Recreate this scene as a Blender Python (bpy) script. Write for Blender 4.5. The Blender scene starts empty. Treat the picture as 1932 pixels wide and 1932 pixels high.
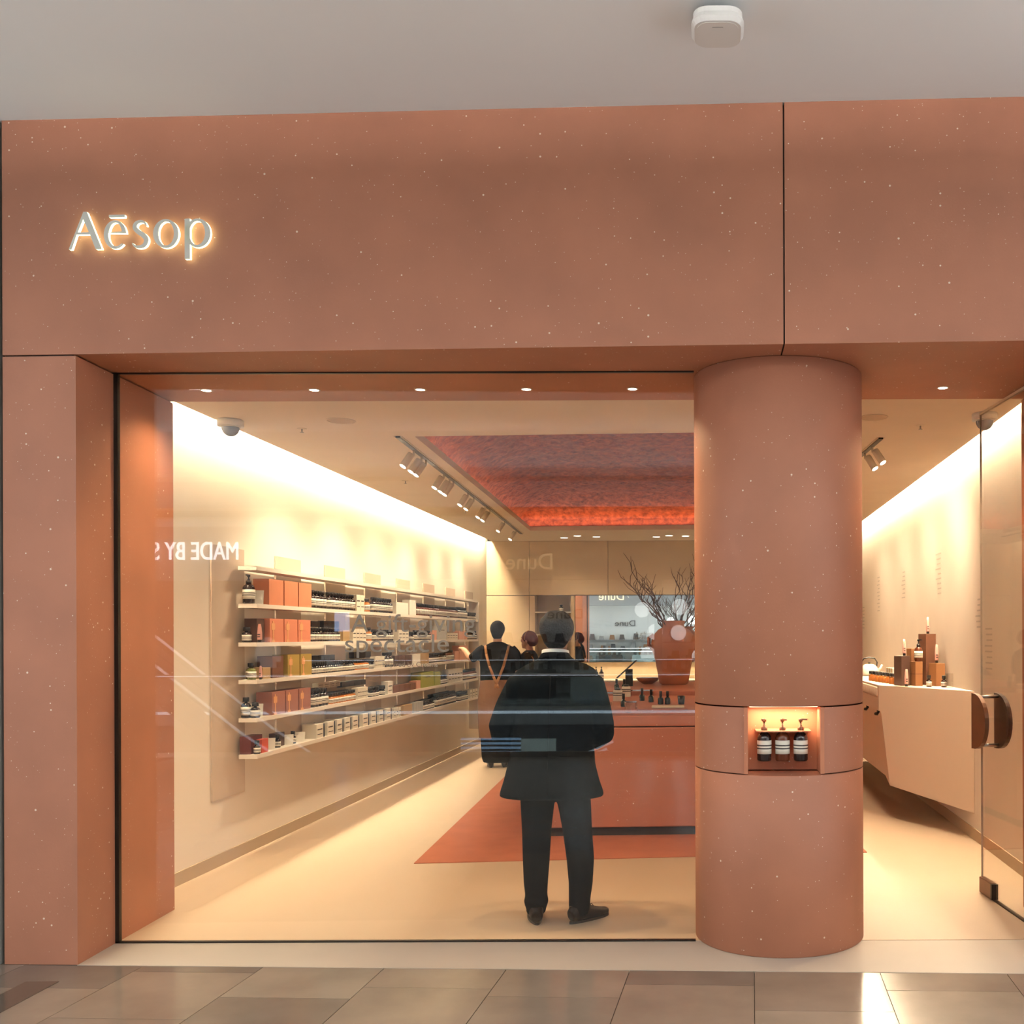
import bpy, bmesh, math, random
from mathutils import Vector, Matrix

random.seed(7)
R = math.radians
scene = bpy.context.scene
C = scene.collection

# ------------------------------------------------------------------ camera
F = 1935.0            # focal length in pixels of the 1932 frame
CX, CY = 1335.0, 1200.0
H = 1.61
cam_d = bpy.data.cameras.new('camera')
cam = bpy.data.objects.new('camera', cam_d)
C.objects.link(cam)
cam_d.sensor_width = 36.0
cam_d.lens = F / 1932.0 * 36.0
cam_d.shift_x = (966.0 - CX) / 1932.0
cam_d.shift_y = (CY - 966.0) / 1932.0
cam_d.clip_start = 0.05
cam_d.clip_end = 200
cam.matrix_world = Matrix.Translation((0, 0, H)) @ Matrix.Rotation(R(0.2), 4, 'Y') @ Matrix.Rotation(R(90), 4, 'X')
scene.camera = cam

# ------------------------------------------------------------------ view, world
vs = scene.view_settings
vs.view_transform = 'Standard'
vs.look = 'None'
vs.exposure = 0.0
vs.gamma = 1.0
vs.use_curve_mapping = False
world = bpy.data.worlds.new('world')
scene.world = world
scene.cycles.use_adaptive_sampling = True
scene.cycles.adaptive_threshold = 0.06
scene.cycles.use_light_tree = False
scene.cycles.max_bounces = 6
scene.cycles.diffuse_bounces = 3
scene.cycles.glossy_bounces = 3
scene.cycles.transparent_max_bounces = 12
scene.cycles.caustics_reflective = False
scene.cycles.caustics_refractive = False
world.use_nodes = True
wb = world.node_tree.nodes['Background']
wb.inputs[0].default_value = (0.93, 0.98, 1.0, 1)
wb.inputs[1].default_value = 2.3

WARM = (1.0, 0.79, 0.52)
WARM2 = (1.0, 0.80, 0.55)
NEUT = (1.0, 0.98, 0.95)


def area(name, loc, sx, sy, power, color=WARM, rot=(0, 0, 0), spread=180):
    l = bpy.data.lights.new(name, 'AREA')
    l.shape = 'RECTANGLE'
    l.size, l.size_y = sx, sy
    l.energy = power
    l.color = color
    l.spread = R(spread)
    o = bpy.data.objects.new(name, l)
    C.objects.link(o)
    o.location = loc
    o.rotation_euler = rot
    return o


def spot(name, loc, target, power, color=WARM, angle=50, blend=0.6, radius=0.03):
    l = bpy.data.lights.new(name, 'SPOT')
    l.energy = power
    l.color = color
    l.spot_size = R(angle)
    l.spot_blend = blend
    l.shadow_soft_size = radius
    o = bpy.data.objects.new(name, l)
    C.objects.link(o)
    o.location = loc
    d = Vector(target) - Vector(loc)
    o.rotation_euler = d.to_track_quat('-Z', 'Y').to_euler()
    return o


# lamps of the place: LED strips in the two wall coves, the coffer cove; then unseen mall lights added for brightness
area('cove_light', (-3.405, 11.0, 3.22), 0.05, 9.7, 430, WARM)
area('cove_light', (2.075, 11.0, 3.22), 0.05, 9.7, 560, WARM)
for yy in (0.7,):
    for xx in (-5.0, -2.5, 0.0, 2.5, 5.0):
        area('mall_fill_light', (xx, yy, 4.12), 0.5, 0.5, 40, NEUT, spread=170)  # area lights added out of view to light the shop front
area('ceiling_fill_light', (-.5, -1.78, 3.64), 15, .06, 2300, NEUT, rot=(R(150), 0, 0), spread=180)  # uplight added to brighten the mall ceiling and its reflection
area('atrium_light', (-3.0, -7.5, 8.6), 16, 7, 150, (0.95, 0.95, 1.0))

# ------------------------------------------------------------------ materials
MATS = {}


def mat(name, col, rough=0.6, metal=0.0, var=0.0, vscale=8.0, bump=0.0, bscale=60.0, spec=0.5,
        emit=None, estr=0.0, specks=False, trans=0.0, coat=0.0, stretch=None):
    m = bpy.data.materials.new(name)
    m.use_nodes = True
    nt = m.node_tree
    b = nt.nodes['Principled BSDF']
    b.inputs['Base Color'].default_value = (*col, 1)
    b.inputs['Roughness'].default_value = rough
    b.inputs['Metallic'].default_value = metal
    b.inputs['Specular IOR Level'].default_value = spec
    b.inputs['Transmission Weight'].default_value = trans
    b.inputs['Coat Weight'].default_value = coat
    if emit:
        b.inputs['Emission Color'].default_value = (*emit, 1)
        b.inputs['Emission Strength'].default_value = estr
    tc = nt.nodes.new('ShaderNodeTexCoord')
    src = tc.outputs['Object']
    if stretch:
        mp = nt.nodes.new('ShaderNodeMapping')
        mp.inputs['Scale'].default_value = stretch
        nt.links.new(src, mp.inputs[0])
        src = mp.outputs[0]
    cur = None
    if var > 0:
        n = nt.nodes.new('ShaderNodeTexNoise')
        n.inputs['Scale'].default_value = vscale
        n.inputs['Detail'].default_value = 5
        nt.links.new(src, n.inputs['Vector'])
        r = nt.nodes.new('ShaderNodeValToRGB')
        r.color_ramp.elements[0].position = 0.3
        r.color_ramp.elements[1].position = 0.7
        r.color_ramp.elements[0].color = (*[c * (1 - var) for c in col], 1)
        r.color_ramp.elements[1].color = (*[min(1, c * (1 + var)) for c in col], 1)
        nt.links.new(n.outputs['Fac'], r.inputs[0])
        cur = r.outputs[0]
    if specks:
        for sc, th in ((25.0, 0.13), (52.0, 0.12)):
            v = nt.nodes.new('ShaderNodeTexVoronoi')
            v.inputs['Scale'].default_value = sc
            nt.links.new(src, v.inputs['Vector'])
            sep = nt.nodes.new('ShaderNodeSeparateColor')
            nt.links.new(v.outputs['Color'], sep.inputs[0])
            ml = nt.nodes.new('ShaderNodeMath'); ml.operation = 'MULTIPLY'
            pwr = nt.nodes.new('ShaderNodeMath'); pwr.operation = 'POWER'; pwr.inputs[1].default_value = 2.2
            nt.links.new(sep.outputs[0], pwr.inputs[0])
            nt.links.new(pwr.outputs[0], ml.inputs[0]); ml.inputs[1].default_value = th
            lt = nt.nodes.new('ShaderNodeMath'); lt.operation = 'LESS_THAN'
            nt.links.new(v.outputs['Distance'], lt.inputs[0]); nt.links.new(ml.outputs[0], lt.inputs[1])
            mx = nt.nodes.new('ShaderNodeMix'); mx.data_type = 'RGBA'
            nt.links.new(lt.outputs[0], mx.inputs['Factor'])
            if cur is not None:
                nt.links.new(cur, mx.inputs['A'])
            else:
                mx.inputs['A'].default_value = (*col, 1)
            mx.inputs['B'].default_value = (0.80, 0.66, 0.54, 1)
            cur = mx.outputs['Result']
    if cur is not None:
        nt.links.new(cur, b.inputs['Base Color'])
    if bump > 0:
        n = nt.nodes.new('ShaderNodeTexNoise')
        n.inputs['Scale'].default_value = bscale
        n.inputs['Detail'].default_value = 4
        nt.links.new(src, n.inputs['Vector'])
        bp = nt.nodes.new('ShaderNodeBump')
        bp.inputs['Strength'].default_value = bump
        bp.inputs['Distance'].default_value = 0.01
        nt.links.new(n.outputs['Fac'], bp.inputs['Height'])
        nt.links.new(bp.outputs[0], b.inputs['Normal'])
    MATS[name] = m
    return m


def glass_mat(name, tint=(0.97, 0.985, 0.98), ior=1.52, gain=1.0, rough=0.0):
    m = bpy.data.materials.new(name)
    m.use_nodes = True
    nt = m.node_tree
    nt.nodes.clear()
    out = nt.nodes.new('ShaderNodeOutputMaterial')
    tr = nt.nodes.new('ShaderNodeBsdfTransparent')
    tr.inputs[0].default_value = (*tint, 1)
    gl = nt.nodes.new('ShaderNodeBsdfGlossy')
    gl.inputs['Roughness'].default_value = rough
    lw = nt.nodes.new('ShaderNodeLayerWeight')
    lw.inputs['Blend'].default_value = 0.5
    pw = nt.nodes.new('ShaderNodeMath'); pw.operation = 'POWER'
    nt.links.new(lw.outputs['Facing'], pw.inputs[0]); pw.inputs[1].default_value = 5.0
    ml = nt.nodes.new('ShaderNodeMath'); ml.operation = 'MULTIPLY_ADD'; ml.use_clamp = True
    nt.links.new(pw.outputs[0], ml.inputs[0])
    f0 = ((ior - 1) / (ior + 1)) ** 2 * gain
    ml.inputs[1].default_value = 1 - f0
    ml.inputs[2].default_value = f0
    mx = nt.nodes.new('ShaderNodeMixShader')
    nt.links.new(ml.outputs[0], mx.inputs[0])
    nt.links.new(tr.outputs[0], mx.inputs[1])
    nt.links.new(gl.outputs[0], mx.inputs[2])
    nt.links.new(mx.outputs[0], out.inputs[0])
    MATS[name] = m
    return m


def emat(name, col, s):
    return mat(name, (0.8, 0.8, 0.8), emit=col, estr=s)


mat('terracotta', (0.435, 0.178, 0.102), 0.55, var=0.10, vscale=2.2, specks=True, bump=0.05, bscale=90)
mat('terracotta_plain', (0.52, 0.20, 0.105), 0.6, var=0.06, vscale=3, specks=True)
mat('table_clay', (0.47, 0.17, 0.10), 0.5, var=0.06, vscale=3, specks=True)
mat('carpet_clay', (0.46, 0.145, 0.075), 0.9, var=0.06, vscale=5, bump=0.3, bscale=300)
mat('joint', (0.035, 0.02, 0.015), 0.8)
mat('plaster', (0.86, 0.76, 0.63), 0.85, var=0.02, vscale=3)
mat('plaster_ceiling', (0.84, 0.73, 0.60), 0.9, var=0.02, vscale=3)
mat('panel_cream', (0.60, 0.455, 0.29), 0.55, var=0.03, vscale=4)
mat('pad_cream', (0.60, 0.475, 0.36), 0.8, var=0.02, vscale=5)
mat('shelf_cream', (0.84, 0.75, 0.63), 0.5)
mat('skirting', (0.50, 0.38, 0.25), 0.7)
mat('shop_floor', (0.53, 0.40, 0.28), 0.45, var=0.03, vscale=1.5, bump=0.02, bscale=150)
mat('threshold', (0.50, 0.43, 0.355), 0.55, var=0.04, vscale=2)
mat('mall_ceiling', (0.86, 0.87, 0.87), 0.9, var=0.015, vscale=1.0)
mat('neighbour', (0.30, 0.30, 0.28), 0.6, var=0.05, vscale=3)
for i, c in enumerate([(0.22, 0.18, 0.145), (0.26, 0.22, 0.175), (0.17, 0.142, 0.118), (0.24, 0.195, 0.155)]):
    mat('stone%d' % i, c, 0.16, var=0.14, vscale=2.6, spec=0.5)
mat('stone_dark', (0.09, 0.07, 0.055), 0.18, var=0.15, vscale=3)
mat('grout', (0.16, 0.13, 0.10), 0.8)
mat('metal_dark', (0.03, 0.025, 0.02), 0.35, metal=0.6)
mat('bronze', (0.16, 0.075, 0.04), 0.35, metal=0.5, var=0.1)
mat('handle_dark', (0.05, 0.035, 0.03), 0.3, metal=0.6)
mat('steel', (0.45, 0.42, 0.38), 0.3, metal=0.9)
mat('white_plastic', (0.78, 0.77, 0.74), 0.4)
mat('grey_plastic', (0.42, 0.41, 0.39), 0.5)
mat('dome', (0.12, 0.14, 0.2), 0.1)
mat('lamp_body', (0.72, 0.62, 0.48), 0.5)
emat('lamp_glow', (1.0, 0.86, 0.62), 14.0)
emat('downlight_glow', (1.0, 0.87, 0.66), 10.0)
emat('led_warm', (1.0, 0.72, 0.38), 5.0)
mat('sign_face', (0.72, 0.72, 0.66), 0.5)
emat('sign_glow', (0.86, 1.0, 0.56), 3.3)
mat('vinyl', (0.26, 0.21, 0.16), 0.8)
mat('print_grey', (0.62, 0.545, 0.45), 0.8)
mat('bottle_dark', (0.022, 0.013, 0.012), 0.14)
mat('bottle_brown', (0.12, 0.03, 0.012), 0.14)
mat('bottle_amber', (0.50, 0.16, 0.025), 0.15)
mat('bottle_green', (0.16, 0.17, 0.05), 0.15)
mat('bottle_blackgreen', (0.015, 0.022, 0.017), 0.15)
mat('cap_black', (0.012, 0.011, 0.012), 0.35)
mat('label_cream', (0.80, 0.74, 0.62), 0.7)
mat('label_band', (0.06, 0.05, 0.045), 0.7)
mat('paper', (0.86, 0.80, 0.68), 0.8)
mat('carton_cream', (0.78, 0.70, 0.56), 0.7)
mat('box_terracotta', (0.66, 0.24, 0.12), 0.7, var=0.05, vscale=14)
mat('box_coral', (0.72, 0.25, 0.14), 0.6)
mat('box_brown', (0.16, 0.065, 0.034), 0.6, var=0.08, vscale=14)
mat('box_darkbrown', (0.075, 0.035, 0.024), 0.5)
mat('box_tan', (0.31, 0.14, 0.055), 0.6)
mat('box_olive', (0.40, 0.27, 0.06), 0.6)
mat('box_mauve', (0.36, 0.15, 0.11), 0.5)
mat('box_green', (0.34, 0.36, 0.06), 0.6)
mat('box_navy', (0.03, 0.035, 0.05), 0.5)
mat('box_pink', (0.74, 0.38, 0.27), 0.6)
mat('box_grey', (0.50, 0.50, 0.46), 0.6)
mat('box_kraft', (0.46, 0.30, 0.14), 0.8)
mat('box_red', (0.62, 0.10, 0.06), 0.6)
mat('box_maroon', (0.12, 0.025, 0.02), 0.5)
mat('ribbon', (0.78, 0.38, 0.17), 0.6)
mat('tube_pink', (0.76, 0.38, 0.31), 0.5)
mat('suit', (0.007, 0.008, 0.009), 0.9, spec=0.04, var=0.1, vscale=40)
mat('suit_trouser', (0.008, 0.009, 0.010), 0.9, spec=0.04)
mat('black_shirt', (0.010, 0.009, 0.009), 0.9, spec=0.06, var=0.1, vscale=40)
mat('leather', (0.018, 0.010, 0.007), 0.4, spec=0.2)
mat('hair_black', (0.006, 0.005, 0.005), 0.6, spec=0.12, bump=0.6, bscale=120)
mat('hair_red', (0.085, 0.018, 0.012), 0.55, spec=0.15, bump=0.6, bscale=120)
mat('skin', (0.55, 0.29, 0.18), 0.55)
mat('skin_dark', (0.30, 0.15, 0.095), 0.55)
mat('white_cloth', (0.80, 0.80, 0.78), 0.9)
mat('apron_brown', (0.20, 0.095, 0.05), 0.75)
mat('strap_tan', (0.40, 0.19, 0.07), 0.6)
mat('eye', (0.01, 0.01, 0.01), 0.2)
mat('lips', (0.40, 0.13, 0.10), 0.5)
mat('vase_clay', (0.52, 0.20, 0.10), 0.6, var=0.06, vscale=5)
mat('twig', (0.10, 0.05, 0.03), 0.8)
mat('towel', (0.80, 0.68, 0.50), 0.95)
mat('counter_shaded_cream', (0.70, 0.54, 0.40), 0.6)  # cream counter: its shading and warm bounce are put into this tan
mat('mirror', (0.86, 0.88, 0.86), 0.0, metal=1.0)
mat('kettle', (0.80, 0.72, 0.60), 0.3)
mat('mall_grey', (0.32, 0.31, 0.31), 0.7)
mat('mall_dark', (0.09, 0.085, 0.09), 0.7)
mat('mall_white', (0.75, 0.74, 0.72), 0.8)
emat('sign_white', (0.9, 0.93, 1.0), 9.0)
mat('sign_dune', (0.55, 0.42, 0.25), 0.4, emit=(1.0, 0.8, 0.5), estr=1.6)
emat('led_cool', (0.70, 0.82, 1.0), 4.0)
emat('led_skirt', (0.75, 0.82, 1.0), 1.6)
emat('led_blue', (0.10, 0.35, 0.75), 2.6)
emat('led_green', (0.0, 0.25, 0.12), 0.6)
emat('screen_blue', (0.35, 0.55, 1.0), 4.0)
emat('strip_mall', (1.0, 0.95, 0.9), 7.0)
emat('globe_glow', (1.0, 0.96, 0.92), 3.6)
emat('shop_panel', (1.0, 0.98, 0.95), 6.0)
glass_mat('glass_window', gain=1.0)
glass_mat('glass_door', tint=(0.985, 0.985, 0.975), gain=0.6)
glass_mat('glass_cup', tint=(0.93, 0.93, 0.92), gain=1.6)
glass_mat('glass_rail', tint=(0.85, 0.9, 0.9), gain=1.0)


def coffer_material():
    m = mat('coffer_red', (0.40, 0.055, 0.025), 0.75)
    nt = m.node_tree
    b = nt.nodes['Principled BSDF']
    tc = nt.nodes['Texture Coordinate']
    n = nt.nodes.new('ShaderNodeTexNoise')
    n.inputs['Scale'].default_value = 13
    n.inputs['Detail'].default_value = 8
    n.inputs['Roughness'].default_value = 0.75
    nt.links.new(tc.outputs['Object'], n.inputs['Vector'])
    r = nt.nodes.new('ShaderNodeValToRGB')
    r.color_ramp.elements[0].position = 0.36
    r.color_ramp.elements[0].color = (0.16, 0.016, 0.008, 1)
    r.color_ramp.elements[1].position = 0.64
    r.color_ramp.elements[1].color = (0.56, 0.11, 0.045, 1)
    nt.links.new(n.outputs['Fac'], r.inputs[0])
    nt.links.new(r.outputs[0], b.inputs['Base Color'])
    bp = nt.nodes.new('ShaderNodeBump')
    bp.inputs['Strength'].default_value = 1.0
    bp.inputs['Distance'].default_value = 0.05
    nt.links.new(n.outputs['Fac'], bp.inputs['Height'])
    nt.links.new(bp.outputs[0], b.inputs['Normal'])


coffer_material()


# ------------------------------------------------------------------ mesh helpers
class MB:
    """collects shapes; build() links them as ONE mesh object"""

    def __init__(self):
        self.v, self.f, self.mi, self.sm = [], [], [], []

    def add(self, verts, faces, mi=0, smooth=False):
        o = len(self.v)
        self.v += [tuple(p) for p in verts]
        for f in faces:
            self.f.append(tuple(i + o for i in f))
            self.mi.append(mi)
            self.sm.append(smooth)
        return self

    def box(self, x0, x1, y0, y1, z0, z1, mi=0, M=None):
        vs_ = [(x0, y0, z0), (x1, y0, z0), (x1, y1, z0), (x0, y1, z0), (x0, y0, z1), (x1, y0, z1), (x1, y1, z1), (x0, y1, z1)]
        if M is not None:
            vs_ = [M @ Vector(p) for p in vs_]
        return self.add(vs_, [(0, 3, 2, 1), (4, 5, 6, 7), (0, 1, 5, 4), (1, 2, 6, 5), (2, 3, 7, 6), (3, 0, 4, 7)], mi)

    def prism(self, poly, z0, z1, mi=0, poly2=None):
        n = len(poly)
        p2 = poly2 or poly
        vs_ = [(p[0], p[1], z0) for p in poly] + [(p[0], p[1], z1) for p in p2]
        fs = [tuple(reversed(range(n))), tuple(range(n, 2 * n))]
        for i in range(n):
            j = (i + 1) % n
            fs.append((i, j, n + j, n + i))
        return self.add(vs_, fs, mi)

    def lathe(self, prof, seg=16, c=(0, 0, 0), mi=0, smooth=True, mis=None, M=None, caps=True):
        vs_, fs, ms = [], [], []
        for (r, z) in prof:
            for k in range(seg):
                a = 2 * math.pi * k / seg
                p = Vector((c[0] + r * math.cos(a), c[1] + r * math.sin(a), c[2] + z))
                vs_.append(M @ p if M is not None else p)
        for i in range(len(prof) - 1):
            for k in range(seg):
                k2 = (k + 1) % seg
                fs.append((i * seg + k, i * seg + k2, (i + 1) * seg + k2, (i + 1) * seg + k))
                ms.append(mis[i] if mis else mi)
        o = len(self.v)
        self.add(vs_, fs, mi, smooth)
        self.mi[-len(fs):] = ms
        if caps and prof[0][0] > 1e-6:
            self.f.append(tuple(o + k for k in reversed(range(seg)))); self.mi.append(mis[0] if mis else mi); self.sm.append(False)
        if caps and prof[-1][0] > 1e-6:
            b = o + (len(prof) - 1) * seg
            self.f.append(tuple(b + k for k in range(seg))); self.mi.append(mis[-1] if mis else mi); self.sm.append(False)
        return self

    def loft(self, rings, seg=16, mi=0, smooth=True):
        """rings: (x, y, z, a, b): elliptical sections along a path"""
        n = len(rings)
        vs_, fs = [], []
        P = [Vector(r[:3]) for r in rings]
        for i in range(n):
            t = (P[min(i + 1, n - 1)] - P[max(i - 1, 0)]).normalized()
            ref = Vector((1, 0, 0)) if abs(t.x) < 0.85 else Vector((0, 1, 0))
            u = (ref - t * t.dot(ref)).normalized()
            w = t.cross(u)
            a, b = rings[i][3], rings[i][4]
            for k in range(seg):
                an = 2 * math.pi * k / seg
                vs_.append(P[i] + u * (a * math.cos(an)) + w * (b * math.sin(an)))
        for i in range(n - 1):
            for k in range(seg):
                k2 = (k + 1) % seg
                fs.append((i * seg + k, i * seg + k2, (i + 1) * seg + k2, (i + 1) * seg + k))
        fs.append(tuple(reversed(range(seg))))
        fs.append(tuple((n - 1) * seg + k for k in range(seg)))
        return self.add(vs_, fs, mi, smooth)

    def tube(self, pts, r, seg=8, mi=0):
        return self.loft([(*p, (r[i] if isinstance(r, (list, tuple)) else r), (r[i] if isinstance(r, (list, tuple)) else r)) for i, p in enumerate(pts)], seg, mi)

    def ball(self, c, rx, ry, rz, seg=16, rings=10, mi=0, M=None):
        vs_, fs = [], []
        for i in range(1, rings):
            th = math.pi * i / rings
            for k in range(seg):
                a = 2 * math.pi * k / seg
                vs_.append(Vector((c[0] + rx * math.sin(th) * math.cos(a), c[1] + ry * math.sin(th) * math.sin(a), c[2] - rz * math.cos(th))))
        vs_.append(Vector((c[0], c[1], c[2] - rz)))
        vs_.append(Vector((c[0], c[1], c[2] + rz)))
        b0, t0 = len(vs_) - 2, len(vs_) - 1
        for i in range(rings - 2):
            for k in range(seg):
                k2 = (k + 1) % seg
                fs.append((i * seg + k, i * seg + k2, (i + 1) * seg + k2, (i + 1) * seg + k))
        for k in range(seg):
            k2 = (k + 1) % seg
            fs.append((b0, k2, k))
            fs.append((t0, (rings - 2) * seg + k, (rings - 2) * seg + k2))
        if M is not None:
            vs_ = [M @ p for p in vs_]
        return self.add(vs_, fs, mi, True)

    def mesh(self, name, mats):
        me = bpy.data.meshes.new(name)
        me.from_pydata(self.v, [], self.f)
        for m in (mats if isinstance(mats, (list, tuple)) else [mats]):
            me.materials.append(MATS[m])
        me.polygons.foreach_set('material_index', self.mi)
        me.polygons.foreach_set('use_smooth', self.sm)
        me.update()
        return me

    def build(self, name, mats, parent=None, loc=None, rot=None, bevel=0.0):
        o = link(name, self.mesh(name, mats), parent, loc, rot)
        if bevel > 0:
            md = o.modifiers.new('bevel', 'BEVEL')
            md.width = bevel
            md.segments = 2
            md.limit_method = 'ANGLE'
        return o


def link(name, me, parent=None, loc=None, rot=None):
    o = bpy.data.objects.new(name, me)
    C.objects.link(o)
    if parent is not None:
        o.parent = parent
    if loc is not None:
        o.location = loc
    if rot is not None:
        o.rotation_euler = rot
    return o


def tag(o, label=None, cat=None, group=None, kind=None):
    if label:
        o['label'] = label
    if cat:
        o['category'] = cat
    if group:
        o['group'] = group
    if kind:
        o['kind'] = kind
    return o


def thing(name, label, cat, loc=(0, 0, 0), rz=0.0, group=None):
    o = bpy.data.objects.new(name, None)
    o.empty_display_size = 0.1
    C.objects.link(o)
    o.location = loc
    o.rotation_euler = (0, 0, rz)
    return tag(o, label, cat, group)


def struct(o, label):
    return tag(o, label, kind='structure')


def dup(root, loc, rz=None, label=None, group=None):
    r = root.copy()
    C.objects.link(r)
    r.location = loc
    if rz is not None:
        r.rotation_euler = (0, 0, rz)
    if label:
        r['label'] = label
    if group:
        r['group'] = group
    for ch in list(root.children):
        c = ch.copy(); C.objects.link(c); c.parent = r
        for g in list(ch.children):
            d = g.copy(); C.objects.link(d); d.parent = c
    return r


def eval_mesh(tmp, name, mats):
    dg = bpy.context.evaluated_depsgraph_get()
    dg.update()
    me = bpy.data.meshes.new_from_object(tmp.evaluated_get(dg))
    me.name = name
    me.materials.clear()
    for m in (mats if isinstance(mats, (list, tuple)) else [mats]):
        me.materials.append(MATS[m])
    data = tmp.data
    bpy.data.objects.remove(tmp)
    return me


def remeshed(mb, name, m, parent, voxel=0.012, smooth=6, loc=None, rot=None):
    """union of overlapping closed shapes as one continuous surface"""
    tmp = link(name, mb.mesh(name, m))
    r = tmp.modifiers.new('r', 'REMESH'); r.mode = 'VOXEL'; r.voxel_size = voxel; r.use_smooth_shade = True
    s = tmp.modifiers.new('s', 'SMOOTH'); s.iterations = smooth; s.factor = 0.5
    me = eval_mesh(tmp, name, m)
    me.polygons.foreach_set('use_smooth', [True] * len(me.polygons))
    return link(name, me, parent, loc, rot)


def curve_mesh(name, polys, depth, m):
    """filled polygons with holes, extruded: local XY plane, thickness along local Z"""
    cu = bpy.data.curves.new(name, 'CURVE')
    cu.dimensions = '2D'
    cu.fill_mode = 'BOTH'
    cu.extrude = depth / 2
    for poly in polys:
        sp = cu.splines.new('POLY')
        sp.points.add(len(poly) - 1)
        for i, p in enumerate(poly):
            sp.points[i].co = (p[0], p[1], 0, 1)
        sp.use_cyclic_u = True
    return eval_mesh(link(name, cu), name, m)


def text_mesh(name, body, size, depth, m, spacing=1.0, bold=0.0, align='LEFT'):
    cu = bpy.data.curves.new(name, 'FONT')
    cu.body = body
    cu.size = size
    cu.extrude = depth / 2
    cu.offset = bold
    cu.space_character = spacing
    cu.align_x = align
    return eval_mesh(link(name, cu), name, m)


def mesh_extent(me):
    xs = [v.co.x for v in me.vertices]; ys = [v.co.y for v in me.vertices]
    return min(xs), max(xs), min(ys), max(ys)


def fit_text(me, x0, width):
    a, b, _, _ = mesh_extent(me)
    s = width / (b - a)
    for v in me.vertices:
        v.co.x = x0 + (v.co.x - a) * s
    me.update()


def clone_part(name, src, parent, loc):
    o = src.copy()
    C.objects.link(o)
    o.parent = parent
    o.location = loc
    return o


# ================================================================== STRUCTURE
def FY(x):                      # front line of the facade, turned a little to the shop behind
    return 5.055 - 0.0384 * (x + 3.11)


CEIL, SOFF, YB = 3.10, 3.01, 16.0
JB = 6.08                       # back of the portal
MC = 4.17                       # mall ceiling

# --- portal of speckled terracotta: two fascia panels, piers
XJ = 0.372
fas = struct(link('wall_front', None), 'speckled terracotta portal around the shop front')
MB().prism([(-3.48, FY(-3.48)), (XJ - .003, FY(XJ)), (XJ - .003, JB), (-3.48, JB)], SOFF, MC, 0).build('fascia_panel', 'terracotta', fas)
MB().prism([(XJ + .005, FY(XJ)), (2.9, FY(2.9)), (2.9, JB), (XJ + .005, JB)], SOFF, MC, 0).build('fascia_panel', 'terracotta', fas)
MB().prism([(-3.48, FY(-3.48)), (-3.11, FY(-3.11)), (-3.165, JB), (-3.48, JB)], 0, SOFF - .008, 0).build('pier', 'terracotta', fas)
MB().prism([(1.9, FY(1.9)), (2.9, FY(2.9)), (2.9, JB), (1.865, JB)], 0, SOFF - .008, 0).build('pier', 'terracotta', fas)
jb = MB().box(XJ - .02, XJ + .02, FY(XJ) + .012, JB - .02, SOFF + .012, MC - .01)
jb.prism([(-3.47, FY(-3.47) + .012), (-3.13, FY(-3.13) + .012), (-3.18, JB - .02), (-3.47, JB - .02)], SOFF - .012, SOFF + .004)
jb.build('joint_backing', 'joint', fas)
MB().box(-3.498, -3.482, FY(-3.48) + .03, JB, 0, MC).build('joint_backing', 'joint', fas)
nb = MB().box(-6.5, -3.50, 5.06, 6.0, 0, MC).build('wall_left_neighbour', 'neighbour')
struct(nb, 'grey neighbouring shop front at the left edge')

# --- mall ceiling, floor
struct(MB().box(-9, 8, -2.0, 6.2, MC, MC + .25).build('ceiling_mall', 'mall_ceiling'), 'pale plain mall ceiling above the shop front')
tr0 = MB().box(-8, 7, -2.0, -1.9, 3.56, MC).box(-8, 7, -1.9, -1.62, 3.56, 3.59).box(-8, 7, -1.65, -1.62, 3.59, 3.66).build('ceiling_fill_trough', 'mall_ceiling')  # trough made up to hold the added ceiling uplight
struct(tr0, 'added light trough along the edge of the mall ceiling, out of view')
fl = struct(link('floor_mall', None), 'polished stone floor of the mall')
FA = R(2.5)
MF = Matrix.Translation((0.2196, 4.945, 0)) @ Matrix.Rotation(-FA, 4, 'Z')
MB().box(-7, 6, -8.2, 0.02, -.3, -.012, M=MF).build('bedding', 'grout', fl)
tw, g = 0.60, 0.0035
offs = [0.40, 0.22, 0.53, 0.26, 0.57, 0.36, 0.12, 0.45, 0.30]
tmesh = {}
k = 0
for ci in range(-9, 7):
    x0, x1 = ci * tw + g / 2, (ci + 1) * tw - g / 2
    y1 = 0.10
    y0 = -offs[(ci + 20) % len(offs)]
    row = 0
    while y1 > -4.2:
        mi = (ci * 7 + row * 5 + (ci * ci) % 3) % 4
        o = MB().box(x0, x1, y0 + g / 2, min(y1, 0.10) - g / 2, -.03, -.002, M=MF).build('tile', 'stone%d' % mi, fl)
        y1 = y0
        y0 = y1 - (0.6 if row % 2 == 0 else 0.9)
        row += 1
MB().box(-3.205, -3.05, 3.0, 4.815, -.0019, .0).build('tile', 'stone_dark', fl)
MB().box(-7, 6, -8.2, -4.3, -.03, -.004, M=MF).build('far_paving', 'stone1', fl)

# --- threshold and shop floor
th = MB().prism([(-3.112, FY(-3.11) - .002), (2.0, FY(2.0) - .002), (2.0, 5.414), (-3.14, 5.414)], -.02, .0).build('floor_threshold', 'threshold')
struct(th, 'beige stone threshold in front of the shop window')
struct(MB().box(-3.47, 2.2, 5.426, YB + .3, -.05, 0).build('floor', 'shop_floor'), 'cream floor inside the shop')

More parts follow.
